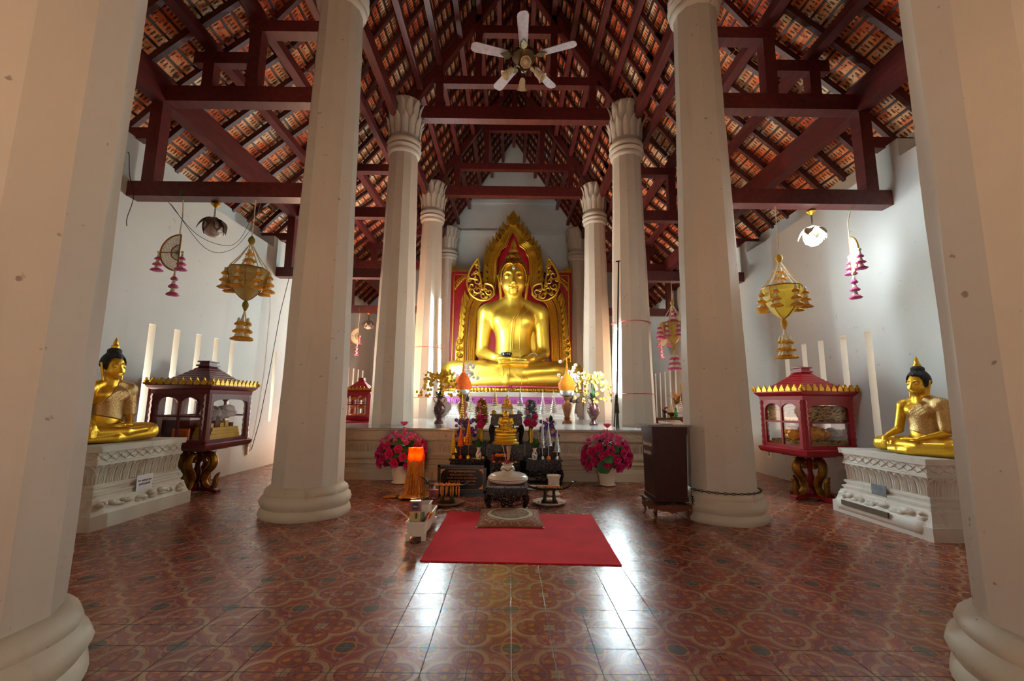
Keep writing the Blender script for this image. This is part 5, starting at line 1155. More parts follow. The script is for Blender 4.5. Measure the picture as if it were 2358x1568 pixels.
def pack(label, name, cat, p, sx, sy, h, body, bands, rz=0, tilt=0, top=None):
    t = thing(name, label, cat, p, rz); t.rotation_euler = (tilt, 0, rz); q = MB(); [q.box(*a) for a in ((-sx, -sy, 0, sx, -sy+.0015, h), (-sx, sy-.0015, 0, sx, sy, h), (-sx, -sy, 0, -sx+.0015, sy, h), (sx-.0015, -sy, 0, sx, sy, h))]; q.build('case', top or M_glass, t, smooth=0)
    e = .003
    for z0, z1, mt, nm in bands: MB().box(-sx+e, -sy+e, z0, sx-e, sy-e, z1).build(nm, mt, t, smooth=0)
    return t
M_inc = pm('incense_bundle', lin(206, 176, 110), .7, ns=30, na=.2); M_mag = pm('magenta_print', lin(140, 24, 80), .4); M_blk = pm('black_print', lin(20, 16, 16), .5); M_wht = pm('white_print', lin(220, 214, 206), .5)
pz = .044
ib = pack('clear incense box with magenta and dark label at the front of the planter box', 'incense_box', 'box', (-.805, 3.99, pz), .048, .034, .30, None, [(.004, .19, M_inc, 'incense_bundle'), (.19, .275, M_mag, 'magenta_band')], .1)
lb = MB().box(-.024, -.036, .205, .024, -.0325, .262).build('label', M_blk, ib, smooth=0); MB().tube([(-.018+.0036*i, -.0365, .232+.009*sin(i*1.9)) for i in range(11)], .0022, 4).build('white_emblem', M_wht, ib); mb = MB()
for z in (.14, .155, .17): mb.prism([(.012+.0085*cos(a), z+.0085*sin(a)) for a in [2*pi*i/8 for i in range(8)]], -.0365, -.0325)
mb.build('black_print', M_blk, ib)
ib2 = pack('clear box with red label standing behind the planter box, by the boat lamp', 'incense_box', 'box', (gz(997, 1172).x, 5.10, 0), .05, .035, .29, None, [(.05, .20, M_red, 'red_band'), (.004, .05, M_inc, 'incense_bundle')], .05); MB().lathe([(.012, .2), (.012, .225), (.008, .235), (0, .24)], 10).build('knob', M_cer, ib2)
MB().tube([(-.022+.0044*i, -.0345, .118+.010*sin(i*1.9)) for i in range(11)], .0026, 4).build('white_emblem', M_wht, ib2); MB().box(-.03, -.0345, .098, .03, -.0325, .148).build('label', pm('dark_red_label', lin(110, 12, 20), .4), ib2, smooth=0)
ib3 = pack('empty clear plastic box with an open top behind the red labelled box', 'plastic_box', 'box', (gz(988, 1168).x-.03, 5.2, 0), .042, .03, .37, None, [])
gp = pack('thin green packet beside the incense box in the planter box', 'packet', 'packet', (-.742, 4.02, pz), .012, .026, .17, None, [(.002, .168, pm('green_print', lin(30, 84, 50), .4), 'sleeve')], .1)
wb = thing('white_bin', 'small square white bin standing in the middle of the planter box', 'box', (-.772, 4.17, pz)); mb = MB()
for s in (-1, 1): mb.box(s*.062-.003, -.07, 0, s*.062+.003, .07, .22); mb.box(-.062, s*.07-.003, 0, .062, s*.07+.003, .22)
mb.box(-.062, -.07, 0, .062, .07, .005); mb.build('walls', M_plw, wb, smooth=0); MB().tube([(-.068, -.076, .22), (.068, -.076, .22), (.068, .076, .22), (-.068, .076, .22)], .006, 6, closed=True).build('rim', M_plw, wb)
o = MB().tube([(0, 0, 0), (-.03, .01, .19)], .0035, 5).build('stick', M_stick); o.location = (-.79, 4.19, pz+.09); tag(o, 'single thin stick standing up in the small white bin', 'stick')
am = Mat('amber_wrap'); am.set('Base Color', lin(206, 96, 8)); am.set('Roughness', .1); am.set('Coat Weight', .8); am.bump(am.noise(30, 4), .6, .01)
o = MB().tube([(0, 0, 0), (.03, .01, .05), (.075, .02, .12)], [.022, .024, .02], 10).build('candle_packet', am.m); o.location = (-.765, 4.05, pz+.03); tag(o, 'shiny amber packet of candles leaning in the planter box', 'packet'); mb = MB(); [mb.ball((.078+.006*k, .02, .125+.006*(k % 2)), .012, 7, 5) for k in range(3)]; mb.build('crumpled_end', M_gold2, o)
o = MB().tube([(0, 0, 0), (-.11, .01, .07), (-.155, .01, .095)], .007, 6).build('stick', pm('pinkish_stick', lin(226, 190, 176), .5)); o.location = (-.868, 4.10, .135); tag(o, 'pale pink stick leaning out of the planter box to the left', 'stick')
# ------------------------------------------------------------------ donation box
M_dw = wood('dark_mahogany', lin(52, 20, 18), .3, .3, .05); M_sw = wood('brown_stand_wood', lin(104, 52, 26), .35)
db = thing('donation_box', 'dark wooden donation box with white Thai lettering on a low stand by the column', 'box', (1.50, 4.64, 0)); bw_, bd_ = .33, .34
mb = MB(); mb.box(0, 0, .215, bw_, bd_, .885, -.012); mb.box(-.008, -.008, .19, bw_+.008, bd_+.008, .235); mb.box(-.018, -.018, .875, bw_+.018, bd_+.018, .94); mb.box(-.016, -.016, .862, bw_+.016, bd_+.016, .88); mb.build('body', M_dw, db, smooth=0)
MB().box(-.06, -.05, .94, bw_+.06, bd_+.05, .958).build('top', pm('worn_grey_top', lin(120, 104, 100), .3, ns=6, na=.2), db, smooth=0)
MB().box(-.03, -.03, .125, bw_+.03, bd_+.03, .165).build('stand_frame', M_sw, db, smooth=0); mb = MB()
mb.prism([(0, .125), (bw_, .125), (bw_*.85, .10), (bw_*.62, .095), (bw_*.5, .075), (bw_*.38, .095), (bw_*.15, .10)], -.02, -.005); mb.prism([(0, .125), (bd_, .125), (bd_*.85, .10), (bd_*.62, .095), (bd_*.5, .075), (bd_*.38, .095), (bd_*.15, .10)], -.02, -.005, 'x'); mb.build('apron', M_sw, db, smooth=0)
for sx in (0, 1):
    for sy in (0, 1):
        x, y = sx*bw_, sy*bd_; a = sx*2-1; b_ = sy*2-1; MB().tube([(x, y, .14), (x+a*.016, y+b_*.016, .10), (x, y, .05), (x+a*.006, y+b_*.006, .015), (x+a*.02, y+b_*.02, 0)], [.026, .024, .014, .012, .02], 8).build('leg', M_sw, db)
pen = MB().box(.10, .03, .958, .22, .10, .962).build('notebook', M_black, None, smooth=0); pen.location = (1.50, 4.64, 0); tag(pen, 'thin black notebook lying on top of the donation box', 'book')
tm = pm('white_paint_letters', lin(214, 196, 170), .5)
for s_, z, sz in (('ตู้บริจาคทรัพย์', .735, .052), ('ชำระค่าไฟฟ้า', .645, .052)):
    o = text(db, s_, tm, -.013, z, sz, bd_*.5); o.rotation_euler = (pi/2, 0, -pi/2); o.location.x = -.0135
MB().box(-.016, .14, .80, -.01, .2, .808).build('coin_slot', M_blk, db, smooth=0)
ch = thing('chain', 'rusty iron chain tied round the column foot and the donation box', 'chain', (0, 0, 0)); M_ch = pm('rusty_chain', lin(70, 52, 40), .5, .7, ns=30, na=.4)
pts = [(1.46, 5.0, .175), (1.46, 4.61, .172)]+[(1.46+.04*i, 4.60, .172-.004*sin(i)) for i in range(1, 11)]+[(1.89, 4.66, .2), (1.905, 4.72, .262)]+[(CR_+.385*cos(a), 4.86+.385*sin(a), .30) for a in [pi+.35+i*.1 for i in range(34)]]
P = [Vector(p) for p in pts]; S_ = []; 
for i in range(len(P)-1):
    n = max(1, int((P[i+1]-P[i]).length/.024))
    for j in range(n): S_.append(P[i].lerp(P[i+1], j/n))
lm = MB(); lm.tube([(.017*cos(a), .010*sin(a), 0) for a in [2*pi*i/12 for i in range(12)]], .0042, 5, closed=True); ME_link = mesh_of(lm, [M_ch])
for i in range(min(99, len(S_)-1)):
    dv = (S_[i+1]-S_[i]).normalized(); inst(ME_link, 'chain_link', ch, Matrix.Translation(S_[i]) @ dv.to_track_quat('X', 'Z').to_matrix().to_4x4() @ T(rx=(pi/2 if i % 2 else 0)))
# ------------------------------------------------------------------ side statues on old stucco plinths
def cloth_mat():
    m = Mat('sequin_sash'); v = m.vor(260); c = m.xyz(m.vor(260, out='Color')); m.set('Base Color', m.mix(c[0].gt(.62), lin(150, 84, 22), lin(255, 226, 150))); m.set('Metallic', c[0].gt(.62)*.8+.15); m.set('Roughness', .35); m.bump(m.noise(30, 2), .4, .01); return m.m
M_cloth = cloth_mat(); M_robe = pm('orange_robe', lin(214, 112, 20), .6, ns=20, na=.2)
def sash():
    P = []; e = lambda c, r, k=.1: P.append(('+', 'e', k, c, r)); c = lambda a, b, r1, r2, k=.1: P.append(('+', 'c', k, a, b, r1, r2))
    e((0, .03, .80), (.62, .46, .5), .15); e((0, .04, 1.35), (.56, .41, .75), .2); e((0, .04, 1.95), (.73, .43, .50), .25)
    for s in (-1, 1): e((s*.30, -.2, 1.95), (.32, .22, .24), .15)
    c((.16, .06, 2.50), (.66, .05, 2.26), .22, .27); e((.76, .04, 2.2), (.32, .33, .32)); c((.80, .04, 2.14), (.88, .02, 1.2), .30, .27)
    for k in range(7): P.append(('-', 'c', .05, (-.75+.02*k, -.44, 0.95+.15*k), (.55, -.44, 1.75+.15*k), .05, .05))
    P += [('&', 'p', 0, (-.1, 0, 2.12), (-.78, 0, .62)), ('&', 'p', 0, (0, 0, .98), (-.25, 0, -.97)), ('&', 'p', 0, (-.52, 0, 1.3), (-1, 0, -.1))]
    return P
def side_statue(label, loc, k, rz):
    o = sdf_obj('buddha_statue', M_gold2, sb, (-2.15, -1.3, -.02), (2.15, .75, 3.8), .025, None, 1); o.location = loc; o.scale = (k, k, k); o.rotation_euler = (0, 0, rz); tag(o, label, 'statue', kind='thing')
    hair(o, M_hairb, M_gold2, vs=.035); sdf_obj('sequin_sash', M_cloth, sash(), (-1.2, -.9, .7), (1.3, .8, 2.75), .034, o, 2)
    for s in (-1, 1): ey = MB().ball((s*.155, -.348, 3.150), (.085, .045, .014), 12, 6).build('eye', M_petalw, o); MB().ball((s*.155, -.378, 3.148), (.03, .018, .013), 8, 6).build('pupil', M_black, ey)
    return o
S1 = side_statue('seated gilded Buddha with sequin sash at the left wall, half behind the nearest left column', (-4.13, 4.59, .735), .243, pi/2-.22)
S2 = side_statue('seated gilded Buddha with sequin sash on the white plinth at the right wall', (4.13, 4.42, .70), .222, -pi/2+.22)
M_stucco2 = plaster('white_stucco', lin(238, 232, 222), 4, .8)
def stucco_plinth(label, cx, cy, hx, hy, H, mt, face, seed):
    t = thing('stucco_plinth', label, 'plinth', (cx, cy, 0)); rs = random.Random(seed); s = H/.7; f = face
    mb = MB(); rect_loft(mb, [(.10, 0), (.10, .12*s)], hx, hy); mb.build('step', mt, t, smooth=0)
    mb = MB(); rect_loft(mb, [(.085, .12*s), (.07, .15*s), (.05, .21*s), (.045, .24*s), (.02, .25*s), (.02, .27*s), (.03, .275*s), (.03, .295*s), (.0, .30*s), (.0, .325*s), (.015, .33*s), (.015, .35*s), (-.02, .36*s), (-.025, .37*s), (-.015, .47*s), (.0, .525*s), (.015, .53*s), (.015, .55*s), (.0, .555*s), (.0, .64*s), (.03, .645*s), (.035, .70*s), (0, .70*s)], hx, hy); mb.build('body', mt, t, smooth=0)
    def side(mat4, half, rn):
        mb = MB(); mb.M = mat4; n = max(4, int(half*2/.10)); frieze_lattice(mb, -half, half, -.003, .565*s, .63*s, n, .008)
        rn.append(mb); n = max(5, int(half*2/.085)); w = half*2/n
        for i in range(n):
            c = -half+w*(i+.5)
            for q in (.42, .22):
                mb.tube([(c-q*w, .02, .365*s), (c-q*w*1.02, .018, .44*s), (c-q*w*.9, .0, .50*s), (c, -.012, .525*s), (c+q*w*.9, .0, .50*s), (c+q*w*1.02, .018, .44*s), (c+q*w, .02, .365*s)], .009, 5)
        return mb
    L = []
    side(T(rz=f*pi/2, x=f*hx), hy, L); a = side(T(y=-hy), hx, L)
    for mb in L: mb.build('carved_frieze', mt, t, smooth=40)
    mb = MB()
    for k in range(26):      # weathered lumps along the foot
        y = rs.uniform(-hy, hy); mb.ball((f*(hx+.06), y, .16*s+rs.uniform(0, .05)), (rs.uniform(.02, .035), rs.uniform(.03, .07), rs.uniform(.015, .035)), 8, 5)
    mb.build('worn_moulding', mt, t, smooth=60); return t
PLL = stucco_plinth('old cream stucco plinth with crumbling foot under the left wall statue', -4.09, 4.70, .30, .52, .735, M_stucco, 1, 1)
PLR = stucco_plinth('white carved stucco plinth with rounded foot under the right wall statue', 4.10, 4.60, .29, .50, .70, M_stucco2, -1, 2)
MB().tube([(3.775-4.10, y_-4.60, .09) for y_ in [4.06+.055*i for i in range(21)]], [.05]+[.085]*19+[.06], 10).build('rounded_foot', M_stucco2, PLR)
MB().box(-.006, -.30, .10, .012, .30, .15).build('recess_shade_strip', pm('recess_shade_strip', lin(110, 96, 80), .9), PLR, smooth=0, loc=(3.69-4.10-.008, .12, 0))  # flat strip whose dark colour stands in for the shade of a recess
MB().box(-.004, -.09, .0, .004, .09, .105).build('grey_plaque', pm('grey_slate', lin(128, 132, 140), .6, ns=20, na=.25), PLR, smooth=0, loc=(-.32, .02, .275))
nt = thing('paper_notice', 'small white paper notice with two lines of Thai writing on the old left plinth', 'notice', (gy(318, 1105, 4.62).x, 4.70, .25)); nt.location.x = -3.745
MB().box(-.001, -.10, 0, .001, .10, .155).build('paper', M_petalw, nt, smooth=0)
for s_, z in (('พระ พุทธรูป บูชา', .09), ('ศูนย์รวมจิตใจ', .055)):
    o = text(nt, s_, M_blk, .002, z, .026, 0); o.rotation_euler = (pi/2, 0, pi/2)
# ------------------------------------------------------------------ glazed shrine cabinets
def naga_leg(mb, s):
    """S-curved serpent bracket, head up"""
    pts = [(s*.235, 0, .10), (s*.19, 0, .06), (s*.13, 0, .09), (s*.10, 0, .17), (s*.13, 0, .25), (s*.19, 0, .32), (s*.21, 0, .40), (s*.17, 0, .47), (s*.11, 0, .47), (s*.08, 0, .42), (s*.095, 0, .38)]
    mb.tube(catm(pts, 4), [.03]*4+[.045]*8+[.058]*12+[.055]*8+[.042]*4+[.03]*5, 8, sq=(1, .7))
    for i in range(7): q = pts[3+i]; mb.prism([(q[0]-.015, q[2]), (q[0]+.015, q[2]), (q[0]+s*.05, q[2]+.05)], -.012, .012) if i % 2 == 0 else None
    mb.prism([(s*.22, .08), (s*.25, .05), (s*.275, .14), (s*.26, .18), (s*.285, .25), (s*.25, .22), (s*.225, .16)], -.025, .025)
def cabinet(label, c, a, b, rz, z0, zb, mt, legs=True, k=1.0, seed=0, fill=None):
    t = thing('shrine_cabinet', label, 'cabinet', c, rz); e = .035*k
    zt = zb+.045*k; zc = zb+.74*k
    mb = MB(); rect_loft(mb, [(-.02*k, zb-.045*k), (.03*k, zb-.03*k), (.045*k, zb), (.05*k, zb+.03*k), (.02*k, zb+.04*k), (.0, zt)], a, b); mb.build('tray_base', mt, t, smooth=0)
    mb = MB(); rect_loft(mb, [(.01*k, zc-.10*k), (.015*k, zc-.05*k), (.04*k, zc-.03*k), (.06*k, zc), (.06*k, zc+.015*k)], a, b); mb.build('cornice', mt, t, smooth=0)
    for sx in (-1, 1):
        for sy in (-1, 1):
            MB().tube([(sx*(a-.02*k), sy*(b-.02*k), zt+(zc-.1*k-zt)*i/16) for i in range(17)], [(.040+.008*(i % 2))*k for i in range(17)], 8).build('corner_post', mt, t)
    def face(M, w, two):
        mb = MB(); mb.M = M; y = .0; z1 = zc-.10*k; fw = .05*k
        mb.box(-w, -.012*k, zt, -w+fw, .012*k, z1); mb.box(w-fw, -.012*k, zt, w, .012*k, z1); mb.box(-w+.003, -.0105*k, zt, w-.003, .0105*k, zt+fw*.8); 
        n = 2 if two else 1; ww = (w-fw)*2/n
        for i in range(n):      # arched head
            x0 = -w+fw+ww*i; ar = [(x0, z1), (x0+ww, z1)]+[(x0+ww/2+ww/2*cos(q), z1-.16*k+(.12*k if two else .10*k)*abs(sin(q))**(.8 if two else .35)) for q in [pi*j/12 for j in range(13)]]
            mb.prism(ar, -.0115*k, .0115*k)
        if two: mb.box(-.012*k, -.014*k, zt+.004, .012*k, .014*k, z1-.004); mb.box(-w+.004, -.010*k, zt+(z1-zt)*.52, w-.004, .010*k, zt+(z1-zt)*.56)
        else: mb.box(-w, -.010*k, zt+(z1-zt)*.52, w, .008*k, zt+(z1-zt)*.54) if fill == 'books' else None
        f = mb.build('door', mt, t, smooth=0); g = MB(); g.M = M; g.box(-w+fw*.5, .004, zt, w-fw*.5, .007, z1); g.build('glass_pane', M_glass, f, smooth=0)
    for M, w, two in ((T(y=-b), a-.02*k, seed != 1 or True), (T(x=a, rz=pi/2), b-.02*k, False), (T(x=-a, rz=-pi/2), b-.02*k, True), (T(y=b, rz=pi), a-.02*k, True)):
        if fill == 'books': two = (M.translation.x < -.01)
        else: two = (M.translation.x < .01 and M.translation.y < .01) or M.translation.y > .01
        face(M, w, two)
    mb = MB(); n1 = max(6, int(a*2/.085/k)); 
    def crest(M, w):
        n = max(6, int(w*2/(.085*k)))
        for i in range(n+1):
            x = -w+2*w*i/n; h = .075*k; mb.M = M; mb.prism([(x-.034*k, 0), (x+.034*k, 0), (x+.038*k, h*.28), (x+.026*k, h*.45), (x+.028*k, h*.58), (x+.012*k, h*.72), (x, h*1.12), (x-.012*k, h*.72), (x-.028*k, h*.58), (x-.026*k, h*.45), (x-.038*k, h*.28)], -.012*k, .01*k)
    for M, w in ((T(y=-b-.055*k, z=zc+.012*k), a+.05*k), (T(x=a+.055*k, z=zc+.012*k, rz=pi/2), b+.05*k), (T(x=-a-.055*k, z=zc+.012*k, rz=-pi/2), b+.05*k), (T(y=b+.055*k, z=zc+.012*k, rz=pi), a+.05*k)): crest(M, w)
    mb.M = Matrix.Identity(4); mb.build('gilded_crest', M_gild, t, smooth=0)
    mb = MB(); rect_loft(mb, [(.0, 0), (.02*k, .02*k), (.02*k, .03*k)], a+.03*k, b+.03*k, (0, 0, zc+.0)); 
    st = [(1.0, .02)]
    vs = []; pr = []
    for i in range(9):
        q = i/8; r = 1-.80*q**.85; z = zc+.02*k+.23*k*q**1.1; pr += [(r, z), (r-.015, z+.012*k)]
    fs = []
    for r, z in pr+[(.24, zc+.265*k), (.24, zc+.285*k), (.17, zc+.29*k), (.17, zc+.315*k), (.22, zc+.32*k), (.22, zc+.335*k)]:
        for sx, sy in ((-1, -1), (1, -1), (1, 1), (-1, 1)): vs.append((sx*(a+.02*k)*r, sy*(b+.02*k)*r, z))
    for i in range(len(vs)//4-1):
        for j in range(4): fs.append((i*4+j, i*4+(j+1) % 4, i*4+4+(j+1) % 4, i*4+4+j))
    e_ = len(vs)-4; fs.append((e_, e_+1, e_+2, e_+3)); mb.add(vs, fs); mb.build('roof', mt, t, smooth=0)
    if legs:
        MB().lathe([(.05, .06), (.05, .1), (.03, .13), (.045, .2), (.05, .26), (.03, .32), (.028, .36), (.045, .40), (.05, .46), (.03, .5), (.06, zb-.04)], 16).build('pillar', mt, t)
        for s in (-1, 1): mb = MB(); naga_leg(mb, s); mb.build('naga_bracket', M_bronze, t, smooth=50)
        for s in (-1, 1): mb = MB(); mb.M = T(rz=pi/2); naga_leg(mb, s*.9); mb.build('naga_bracket', M_bronze, t, smooth=50)
        for r_ in (0, pi/2):
            mb = MB(); mb.M = T(rz=r_); mb.prism([(-.30, 0), (-.24, 0), (-.18, .025), (.18, .025), (.24, 0), (.30, 0), (.29, .035), (.2, .06), (-.2, .06), (-.29, .035)], -.045, .045); mb.build('foot', mt, t, smooth=0)
        MB().box(-a*.6, -b*.6, zb-.07, a*.6, b*.6, zb-.03).build('underframe', mt, t, smooth=0)
    MB().box(-a+.03, -b+.03, zt, a-.03, b-.03, zt+.012).build('floor_board', mt, t, smooth=0)
    return t, zt+.012, zc-.1*k
C1, za, zz_ = cabinet('dark red glazed shrine cabinet with gilded crest against the left wall, on serpent legs', (-4.0, 5.84, 0), .345, .43, 0, 0, .60, M_redd)
C2, za2, zz2 = cabinet('bright red glazed shrine cabinet full of palm leaf books by the right wall', (3.88, 5.80, 0), .37, .33, .22, 0, .60, M_red, fill='books')
C3, za3, zz3 = cabinet('small bright red shrine cabinet with orange cloth inside, far left on the platform', (-2.93, 8.75, PZ+.02), .24, .22, 0, 0, .05, M_red, False, .74)
mt_ = MB().box(-.36, -.36, 0, .36, .36, .018).build('red_mat', M_carpet, smooth=0); mt_.location = (-2.93, 8.75, PZ+.003); tag(mt_, 'red mat under the small far cabinet on the platform', 'mat')
# contents, left cabinet
def crumple(mb, a, f_):
    mb.v = [(x+a*sin(f_*y+2*sin(f_*z*1.3)), y+a*sin(f_*z*1.1+2*sin(f_*x)), z+a*.7*sin(f_*x*.9+2*sin(f_*y*1.2))) for x, y, z in mb.v]; return mb
def inbox(cab, name, label, cat, x, y, z, sx, sy, sz, mat, rz=0, group=None):
    M = cab.matrix_basis if False else T(cab.location.x, cab.location.y, cab.location.z, cab.rotation_euler.z); p = M @ Vector((x, y, z)); o = MB().box(-sx, -sy, 0, sx, sy, sz).build(name, mat, smooth=0); o.location = p; o.rotation_euler = (0, 0, cab.rotation_euler.z+rz); return tag(o, label, cat, group)
M_ybox = pm('yellow_card', lin(206, 158, 50), .6, ns=5, na=.1); M_kraft = pm('kraft_card', lin(190, 150, 92), .8, ns=8, na=.15)
inbox(C1, 'storage_box', 'dark wooden box inside the left glazed cabinet under the white cloth', 'box', -.12, .0, za, .17, .3, .26, M_redd)
inbox(C1, 'folded_cloth', 'folded white cloth lying on the dark box inside the left cabinet', 'cloth', -.12, 0, za+.26, .17, .3, .03, M_petalw)
o = inbox(C1, 'booklet', 'orange booklet with printed lines standing in the left cabinet window', 'book', -.0, -.36, za, .10, .012, .16, M_orange); mb = MB(); [mb.box(-.07, -.0135, .03+.018*k, .07, -.012, .036+.018*k) for k in range(6)]; mb.build('printed_lines', M_redd, o, smooth=0)
yb = ['lowest yellow box of the stack in the right side of the left cabinet', 'second yellow box from the bottom of the stack in the left cabinet', 'third yellow box from the bottom of the stack in the left cabinet', 'topmost wide yellow box of the stack in the left cabinet']
for k in range(4): inbox(C1, 'yellow_box', yb[k], 'box', .19, .02, za+.042*k, .11, .32-.02*k, .040, M_ybox, 0, 'yellow boxes in the left cabinet')
for k in range(5): inbox(C1, 'small_box', 'small box on the yellow stack in the left cabinet, %s' % ['nearest the glass corner', 'second from the corner', 'middle one', 'second from the far end', 'farthest one'][k], 'box', .22, -.2+.1*k, za+.168, .04, .035, .05+.03*(k % 2), (M_ybox, M_redd, M_gild)[k % 3], 0, 'small boxes on the yellow stack')
mb = MB(); rs = random.Random(4)
for k in range(5): mb.ball((rs.uniform(-.05, .05), rs.uniform(-.13, .13), .09+rs.uniform(-.02, .03)), (.10, .12, .085), 26, 18)
crumple(mb, .022, 38); M_bag = gauze('plastic_bag', lin(232, 226, 226), .75); o = mb.build('plastic_bag', M_bag); o.location = (-3.86, 5.95, za+.25); tag(o, 'crumpled white plastic bag on top of the boxes in the left cabinet', 'bag')
# contents, right cabinet: packed palm leaf books and saffron bundles
def palm_mat():
    m = Mat('stacked_palm_leaf_books'); x, y, z = m.xyz(); n = m.noise(9, 2); w = m.noise(3, 2)
    v = m.vor(16, m.vec((x+y*.7)*1.0+n*.10, y*.2, z*3.2+(x*6).sn()*.18+w*.5)); m.set('Base Color', m.ramp(v, [(.0, lin(206, 170, 116)), (.35, lin(176, 136, 84)), (.6, lin(108, 80, 46)), (.8, lin(38, 26, 16))])); m.set('Roughness', .8); m.bump(v*-1, .8, .02); return m.m
M_palm = palm_mat(); rs = random.Random(9); hh = (zz2-za2)
def palmstack(label, x0, x1, y0, y1, z0, z1, n, seed):
    t = inbox(C2, 'book_pile', label, 'books', (x0+x1)/2, (y0+y1)/2, z0, (x1-x0)/2, (y1-y0)/2, z1-z0-.01, M_palm); t['kind'] = 'stuff'; r = random.Random(seed); mb = MB(); hx, hy = (x1-x0)/2, (y1-y0)/2
    for k in range(n):
        q = r.uniform(-hx+.03, hx-.03); zz = r.uniform(.0, z1-z0-.02); L = r.uniform(.03, .06); mb.M = T(q, -hy, zz, rx=r.uniform(-.1, .1), ry=r.uniform(-.6, .2)); mb.box(-L, -.012, -.005, L, .03, .007)
        mb.M = T(-hx, r.uniform(-hy, hy), zz, rx=r.uniform(-.3, .3)); mb.box(-.012, -L*1.4, -.006, .02, L*1.4, .006)
    mb.M = Matrix.Identity(4); mb.build('loose_books', M_kraft, t, smooth=0); return t
sh = MB().box(-.34, -.30, 0, .34, .30, .012).build('shelf', M_redd, C2, smooth=0, loc=(0, 0, za2+hh*.53))
palmstack('packed palm leaf books filling the upper shelf of the right cabinet', -.32, .32, -.28, .26, za2+hh*.55, zz2-.06, 90, 1); palmstack('palm leaf books lying on the floor of the right cabinet', -.30, .32, -.27, .26, za2, za2+.09, 40, 2)
M_saf = Mat('saffron_cellophane'); M_saf.set('Base Color', lin(248, 168, 12)); M_saf.set('Roughness', .25); M_saf.set('Coat Weight', .7); M_saf.bump(M_saf.noise(14, 4), 1.0, .03); M_saf = M_saf.m
for k, (x, y, r, lb) in enumerate(((-.26, -.05, (.07, .11, .09), 'shiny saffron robe bundle behind the left pane of the right cabinet'), (-.12, -.2, (.11, .07, .09), 'shiny saffron robe bundle at the near corner of the right cabinet'), (.02, -.19, (.12, .07, .075), 'shiny saffron robe bundle in the middle of the right cabinet'))):
    p = T(C2.location.x, C2.location.y, 0, .22) @ Vector((x, y, za2+.09)); mb = MB(); rr = random.Random(k)
    mb.ball((0, 0, r[2]*.85), r, 28, 18)
    for j in range(6): mb.ball((rr.uniform(-.5, .5)*r[0], rr.uniform(-.7, .4)*r[1], r[2]*rr.uniform(.5, 1.4)), (r[0]*.55, r[1]*.5, r[2]*.45), 18, 12)
    crumple(mb, .010, 60); o = mb.build('robe_bundle', M_saf); o.location = p; o.rotation_euler = (0, 0, .22); tag(o, lb, 'cloth', 'saffron robe bundles')
p = T(C2.location.x, C2.location.y, 0, .22) @ Vector((.2, -.16, za2+.09)); mb = MB(); [mb.ball((.06*j-.06, 0, .06+.02*(j % 2)), (.075, .07, .06), 24, 16) for j in range(3)]; crumple(mb, .016, 50); o = mb.build('plastic_bag', M_bag); o.location = p; tag(o, 'crumpled white plastic bag on the palm leaf books in the right cabinet', 'bag')
rs = random.Random(6)
for k in range(6):
    o = MB().tube([(0, 0, 0), (.05, .02, .02), (.13, .0, .03*(k % 3))], [.03, .038, .02], 10).build('orange_cloth', M_robe if k % 2 else M_saf); o.location = (-3.08+.14*(k % 2), 8.62+.03*(k % 2), PZ+.12+.16*(k//2)); tag(o, 'rolled orange cloth %s of the small far cabinet' % ['low in the left half', 'low in the right half', 'midway up the left half', 'midway up the right half', 'high in the left half', 'high in the right half'][k], 'cloth', 'orange cloths in the far cabinet')
MB().box(-.21, -.2, .36, .21, .2, .37).build('shelf', M_redd, C3, smooth=0)
# ------------------------------------------------------------------ hanging lotus lamps, garland lanterns, garland fans
def tassel(mb, mb2, x, y, z, L, w, n=3):
    """flower tassel: tiers of white buds with coloured rims (mb white, mb2 colour)"""
    mb2.lathe([(w*.12, -L), (w*.10, 0)], 6, (x, y, z))
    for i in range(n):
        q0 = i/n; za_ = z-L*q0; zb_ = z-L*(i+1)/n; r = w*(.35+.65*(i+1)/n)
        mb.lathe([(r*.30, 0), (r*.5, -L/n*.4), (r*.62, -L/n*.75)], 14, (x, y, za_)); mb2.lathe([(r*.55, -L/n*.55), (r*.85, -L/n*.68), (r*1.1, -L/n*.86), (r*1.0, -L/n*1.0), (r*.5, -L/n*1.02)], 18, (x, y, za_), wob=lambda a, z: 1+.09*sin(a*9)+.05*sin(a*4+z*200))
M_str = pm('beaded_string', lin(226, 214, 178), .6, ns=60, na=.3); M_gauzey = gauze('yellow_gauze', lin(226, 206, 84), .82); M_gauzeo = gauze('olive_gauze', lin(196, 176, 92), .82); M_knob = pm('olive_knob', lin(132, 112, 24), .7, ns=30, na=.3); M_frame = pm('gilt_wire', lin(168, 112, 36), .4, .4)
M_pinkf = pm('pink_tassel', lin(214, 90, 150), .7, ns=30, na=.2); M_buds = pm('white_buds', lin(230, 224, 196), .7, ns=60, na=.2)
